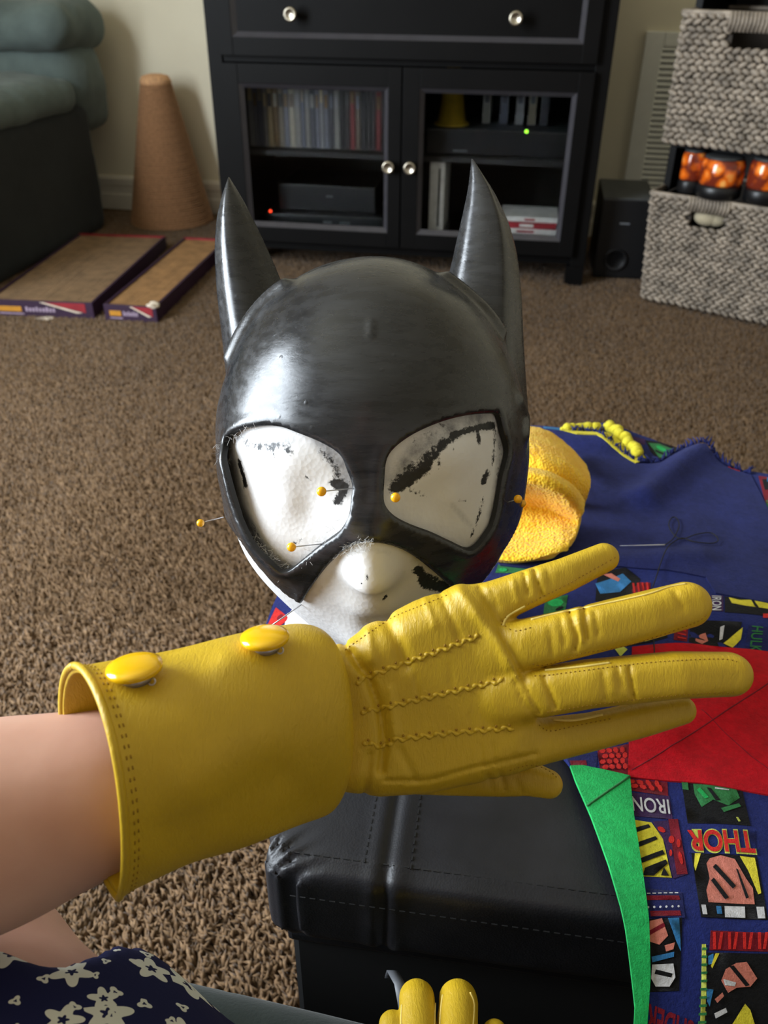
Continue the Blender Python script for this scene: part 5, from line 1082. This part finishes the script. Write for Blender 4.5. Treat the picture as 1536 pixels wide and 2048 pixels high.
# yellow domed pin buttons along the upper edge of the cuff
def button(px, py, rpx, label, tilt):
    h_ = cast(cb, [(px, py+14)], 0); p = h_[0] if len(h_) else atd(px, py+14, .30); d = dep(p); r_ = rpx*d/F
    n = up*.94-fw*.33+rt*tilt; A = axes(n); o = MB().lathe([(r_*.62, -.0022), (r_*.98, -.0006), (r_, .0006), (r_*.97, .0013), (r_*.8, .0021), (r_*.5, .0027), (r_*.2, .0029), (.0001, .0029)], 40, p+n*.0032, A).build('pin_button', M['yellow_shiny'], glove, loc=GL); o['label'] = label
    MB().lathe([(r_*.56, -.0044), (r_*.60, -.002), (.0001, -.002)], 28, p+n*.0032, A).build('button_back', M['button_back'], o, loc=GL)
    hk = p+n*.0002+rt*r_*.62-fw*.002-up*.0012; MB().tube([hk+np.array(rt)*.0012*math.cos(a)+np.array(up)*.0012*math.sin(a) for a in np.linspace(-2.6, 1.2, 9)], .0003, 6).build('pin_catch', M['steel'], o, loc=GL); return o
button(272, 1340, 56, 'glossy yellow domed button nearer the open end of the cuff', -.06); button(531, 1279, 49, 'glossy yellow domed button nearer the hand', -.03)
# ================================================================== PERSON
per = thing('person', 'person in a navy floral dress, seated, reaching out one bare forearm', 'person', (-.05, -.25, .36)); PL = np.array(per.location)
Wr = atd(600, 1455, .350); P0 = atd(0, 1641, .306); P2 = atd(225, 1574, .311); El = P0+(P0-Wr)/np.linalg.norm(P0-Wr)*.085
hip = np.array([-.11, -.20, .44]); kA, kB = atz(100, 1800, .44), atz(232, 1970, .44); ax = (kA-kB)/np.linalg.norm(kA-kB); lf = np.array([-ax[1], ax[0], 0]); lf = lf if lf[0] < 0 else -lf
RT = .068; knee = kA+lf*(RT-.006)+ax*.005-np.array([0, 0, .015]); mid = kB+lf*(RT-.002)-np.array([0, 0, .012]); hip = mid-ax*.24*np.array([.8, 1, 1])+np.array([0, 0, .01])
thigh = [hip, mid, knee]; tr_ = [.085, .070, .057]
torso = [np.array([-.04, -.30, .46]), np.array([-.03, -.31, .62]), np.array([-.03, -.30, .80]), np.array([-.03, -.29, .92])]; tor = [.13, .115, .12, .085]
sh = np.array([-.21, -.27, .90])
g = Grid((-.55, -.50, .0), (.42, .45, 1.28), .0065); g.f[:] = .05
g.chain(torso, tor, .03, 1.0, 2, .05); g.chain([torso[2]+[0, 0, .06], sh], [.07, .05], .04, m=.05); g.chain([torso[2]+[0, 0, .06], [.15, -.27, .90]], [.07, .05], .04, m=.05)
g.chain([torso[3], torso[3]+[0, .01, .12]], [.06, .05], .03, m=.05); g.chain([torso[3]+[0, .015, .17], torso[3]+[0, .02, .24]], [.072, .085], .02, m=.05)
g.chain([torso[0], hip], [.11, .085], .04, m=.05); g.chain(thigh, tr_, .03, m=.05)
ank = np.array([knee[0]-.035, knee[1]+.02, .07]); g.chain([knee-[0, 0, .0], (knee+ank)/2+[0, .0, .03], ank], [.055, .050, .032], .03, m=.05); g.chain([ank-[0, .02, .02], ank+[.01, .13, -.045]], [.034, .022], .02, m=.04)
rk = np.array([.33, -.02, .43]); g.chain([torso[0], [.07, -.22, .44], rk], [.11, .085, .058], .04, m=.05); g.chain([rk, [.16, -.09, .41], [.03, -.10, .40]], [.055, .05, .035], .03, m=.05)
g.chain([sh, El], [.048, .040], .03, m=.05); g.chain([El, P0, P2, Wr], [.042, .0373, .0296, .0215], .02, m=.03)
g.chain([[.15, -.27, .90], [.24, -.18, .66], [.14, -.06, .60]], [.046, .038, .026], .03, m=.05); g.chain([[.14, -.06, .60], [.10, -.03, .58]], [.026, .02], .02, m=.03)
V, Q = g.nets(); V = smooth_mesh(V, Q, 4); mesh_obj('body', V-PL, Q, M['skin'], per)
# dress: skirt over the thighs, hem crossing the bare thigh
hem = [atz(-120, 1968, .47)[:2], atz(0, 1956, .47)[:2], atz(130, 1962, .475)[:2], atz(225, 1982, .44)[:2], atz(290, 2020, .40)[:2], atz(350, 2062, .375)[:2], atz(395, 2085, .37)[:2], atz(430, 2048, .385)[:2], atz(475, 2040, .385)[:2], atz(520, 2070, .385)[:2], np.array([.3, .08]), np.array([.42, .0]), np.array([.42, -.6]), np.array([-.7, -.6]), np.array([-.7, .05])]
g = Grid((-.45, -.48, .35), (.42, .30, .95), .006); g.f[:] = .05
g.chain(torso, [q+.007 for q in tor], .03, m=.05); g.chain([torso[0], hip], [.118, .093], .04, m=.05); g.chain(thigh, [q+.0045 for q in tr_], .03, m=.05)
g.chain([torso[0], [.07, -.22, .44], rk], [.118, .093, .066], .04, m=.05)
drp = [mid+[.03, .02, -.03], np.array([0.02, .06, .375]), np.array([.18, .0, .40])]; g.chain(drp, [.05, .018, .05], .06, m=.05); g.chain([mid+[.02, -.02, -.02], atz(455, 2060, .37), np.array([.02, .0, .38])], [.05, .010, .05], .04, m=.05)
X, Y, Z = g.coords((slice(None),)*3); x2, y2 = X[:, :, 0]+0*Y[:, :, 0], Y[:, :, 0]+0*X[:, :, 0]; d2 = polydist(x2, y2, hem, True); d2 = np.where(inpoly(x2, y2, hem), -d2, d2)
g.f += .0012*vnoise(X+Z, Y, 70, 9); g.f[:] = np.maximum(g.f, d2[:, :, None]); g.f[:] = np.maximum(g.f, .362-Z)
V, Q = g.nets(); V = smooth_mesh(V, Q, 3); mesh_obj('dress', V-PL, Q, M['floral'], per)
# ================================================================== SEAT UNDER THE PERSON
ea, eb = atz(235, 1965, .362), atz(470, 2030, .362); cy_ = math.atan2(eb[1]-ea[1], eb[0]-ea[0]); cpt = ea+(ea-eb)/np.linalg.norm(ea-eb)*.55
seat = thing('couch', 'grey-green upholstered couch edge beneath the seated person', 'couch', (cpt[0], cpt[1], 0), cy_)
def rbox(name, lo_, hi_, r_, mat, h=.012, amp=.002):
    g = Grid(np.array(lo_)-.03, np.array(hi_)+.03, h); g.f[:] = .1; X, Y, Z = g.coords((slice(None),)*3); c = (np.array(lo_)+np.array(hi_))/2; e = (np.array(hi_)-np.array(lo_))/2
    q = [np.maximum(np.abs(v-c[i])-max(e[i]-r_, .001), 0) for i, v in enumerate((X, Y, Z))]; g.f[:] = np.sqrt(q[0]**2+q[1]**2+q[2]**2)-r_+amp*vnoise(X, Y, 25, 3); V, Q = g.nets(); return mesh_obj(name, smooth_mesh(V, Q, 3), Q, mat, seat)
rbox('seat_cushion', (0, -.62, .20), (1.25, .024, .362), .035, M['seat']); rbox('seat_base', (0, -.60, .02), (1.25, -.01, .21), .02, M['seat']); rbox('couch_back', (0, -.86, .02), (1.25, -.64, .80), .06, M['seat'], .02)
# ================================================================== SECOND GLOVE
zt = .376; dz = lambda px, py: float((atz(px, py, zt)-CAM)@fw)
def fin(x0, y0, x1, y1, r, dy=0): return [(x0, y0, dz(x0, y0)-.003, r), ((x0*.5+x1*.5), (y0+y1)/2, dz((x0+x1)/2, (y0+y1)/2)-.010, r*1.06), (x1, y1, dz(x1, y1)-.006, r*1.1)]
ch2 = [(fin(834, 2002, 845, 2240, 36), .9, 4.0), (fin(917, 2006, 908, 2240, 39), .9, 4.0), (fin(785, 2052, 800, 2260, 28), .9, 2.8), (fin(990, 2068, 970, 2260, 26), .9, 2.8)]
lo = np.min([hp(c[0], c[1], c[2]) for k in ch2 for c in k[0]], 0)-.02; hi = np.max([hp(c[0], c[1], c[2]) for k in ch2 for c in k[0]], 0)+.02; lo[1] -= .07
g = Grid(lo, hi, .0012)
for ch, fl, pn in ch2: g.chain([hp(c[0], c[1], c[2]) for c in ch], [c[3]*c[2]/F for c in ch], .0008, fl, pn, .012)
pp = [hp(870, 2250, dz(870, 2250)-.008), hp(885, 2480, dz(885, 2480)-.012)]; g.chain([pp[0]+[-.022, 0, 0], pp[1]+[-.018, 0, 0]], [.016, .018], .01, .8); g.chain([pp[0]+[.02, 0, 0], pp[1]+[.016, 0, 0]], [.016, .018], .01, .8)
V, Q = g.nets(); V = camw(smooth_mesh(V, Q, 2)); g2 = thing('leather_glove', 'second yellow leather glove, fingers showing at the bottom of the picture', 'glove', atz(880, 2200, .365)); o = mesh_obj('glove_hand', V, Q, M['yellow_leather'], g2, loc=g2.location)
b2 = BVHTree.FromPolygons([Vector(v) for v in V], Q.tolist())
for pts in ([(868, 1972), (870, 2000), (868, 2060)], [(886, 1990), (882, 2020), (880, 2060)], [(940, 1985), (948, 2010), (945, 2060)], [(804, 2010), (803, 2040), (803, 2070)]):
    c = cast(b2, resample(spline(pts, 4), 4), .0001)
    if len(c) > 3: MB().tube(c, .0005, 5).build('raw_seam_edge', M['yellow_edge'], g2, loc=g2.location)
tg = atz(795, 1975, .33); o = thing('fabric_tag', 'small grey strip hanging beside the second glove', 'tag', (tg[0], tg[1], .0)); 
P = [np.array([.004, -.02, .34]), np.array([.001, -.006, .345]), np.array([-.003, .004, .34]), np.array([-.004, .008, .325])]
m = MB(); W4 = []
for p in P: W4 += [p+[-.003, 0, 0], p+[.003, 0, 0], p+[.003, 0, -.0006], p+[-.003, 0, -.0006]]
m.add(W4, [[i*4+k, i*4+(k+1) % 4, i*4+4+(k+1) % 4, i*4+4+k] for i in range(3) for k in range(4)]+[[3, 2, 1, 0], [12, 13, 14, 15]]); m.build('strip', M['grey_plastic'], o)
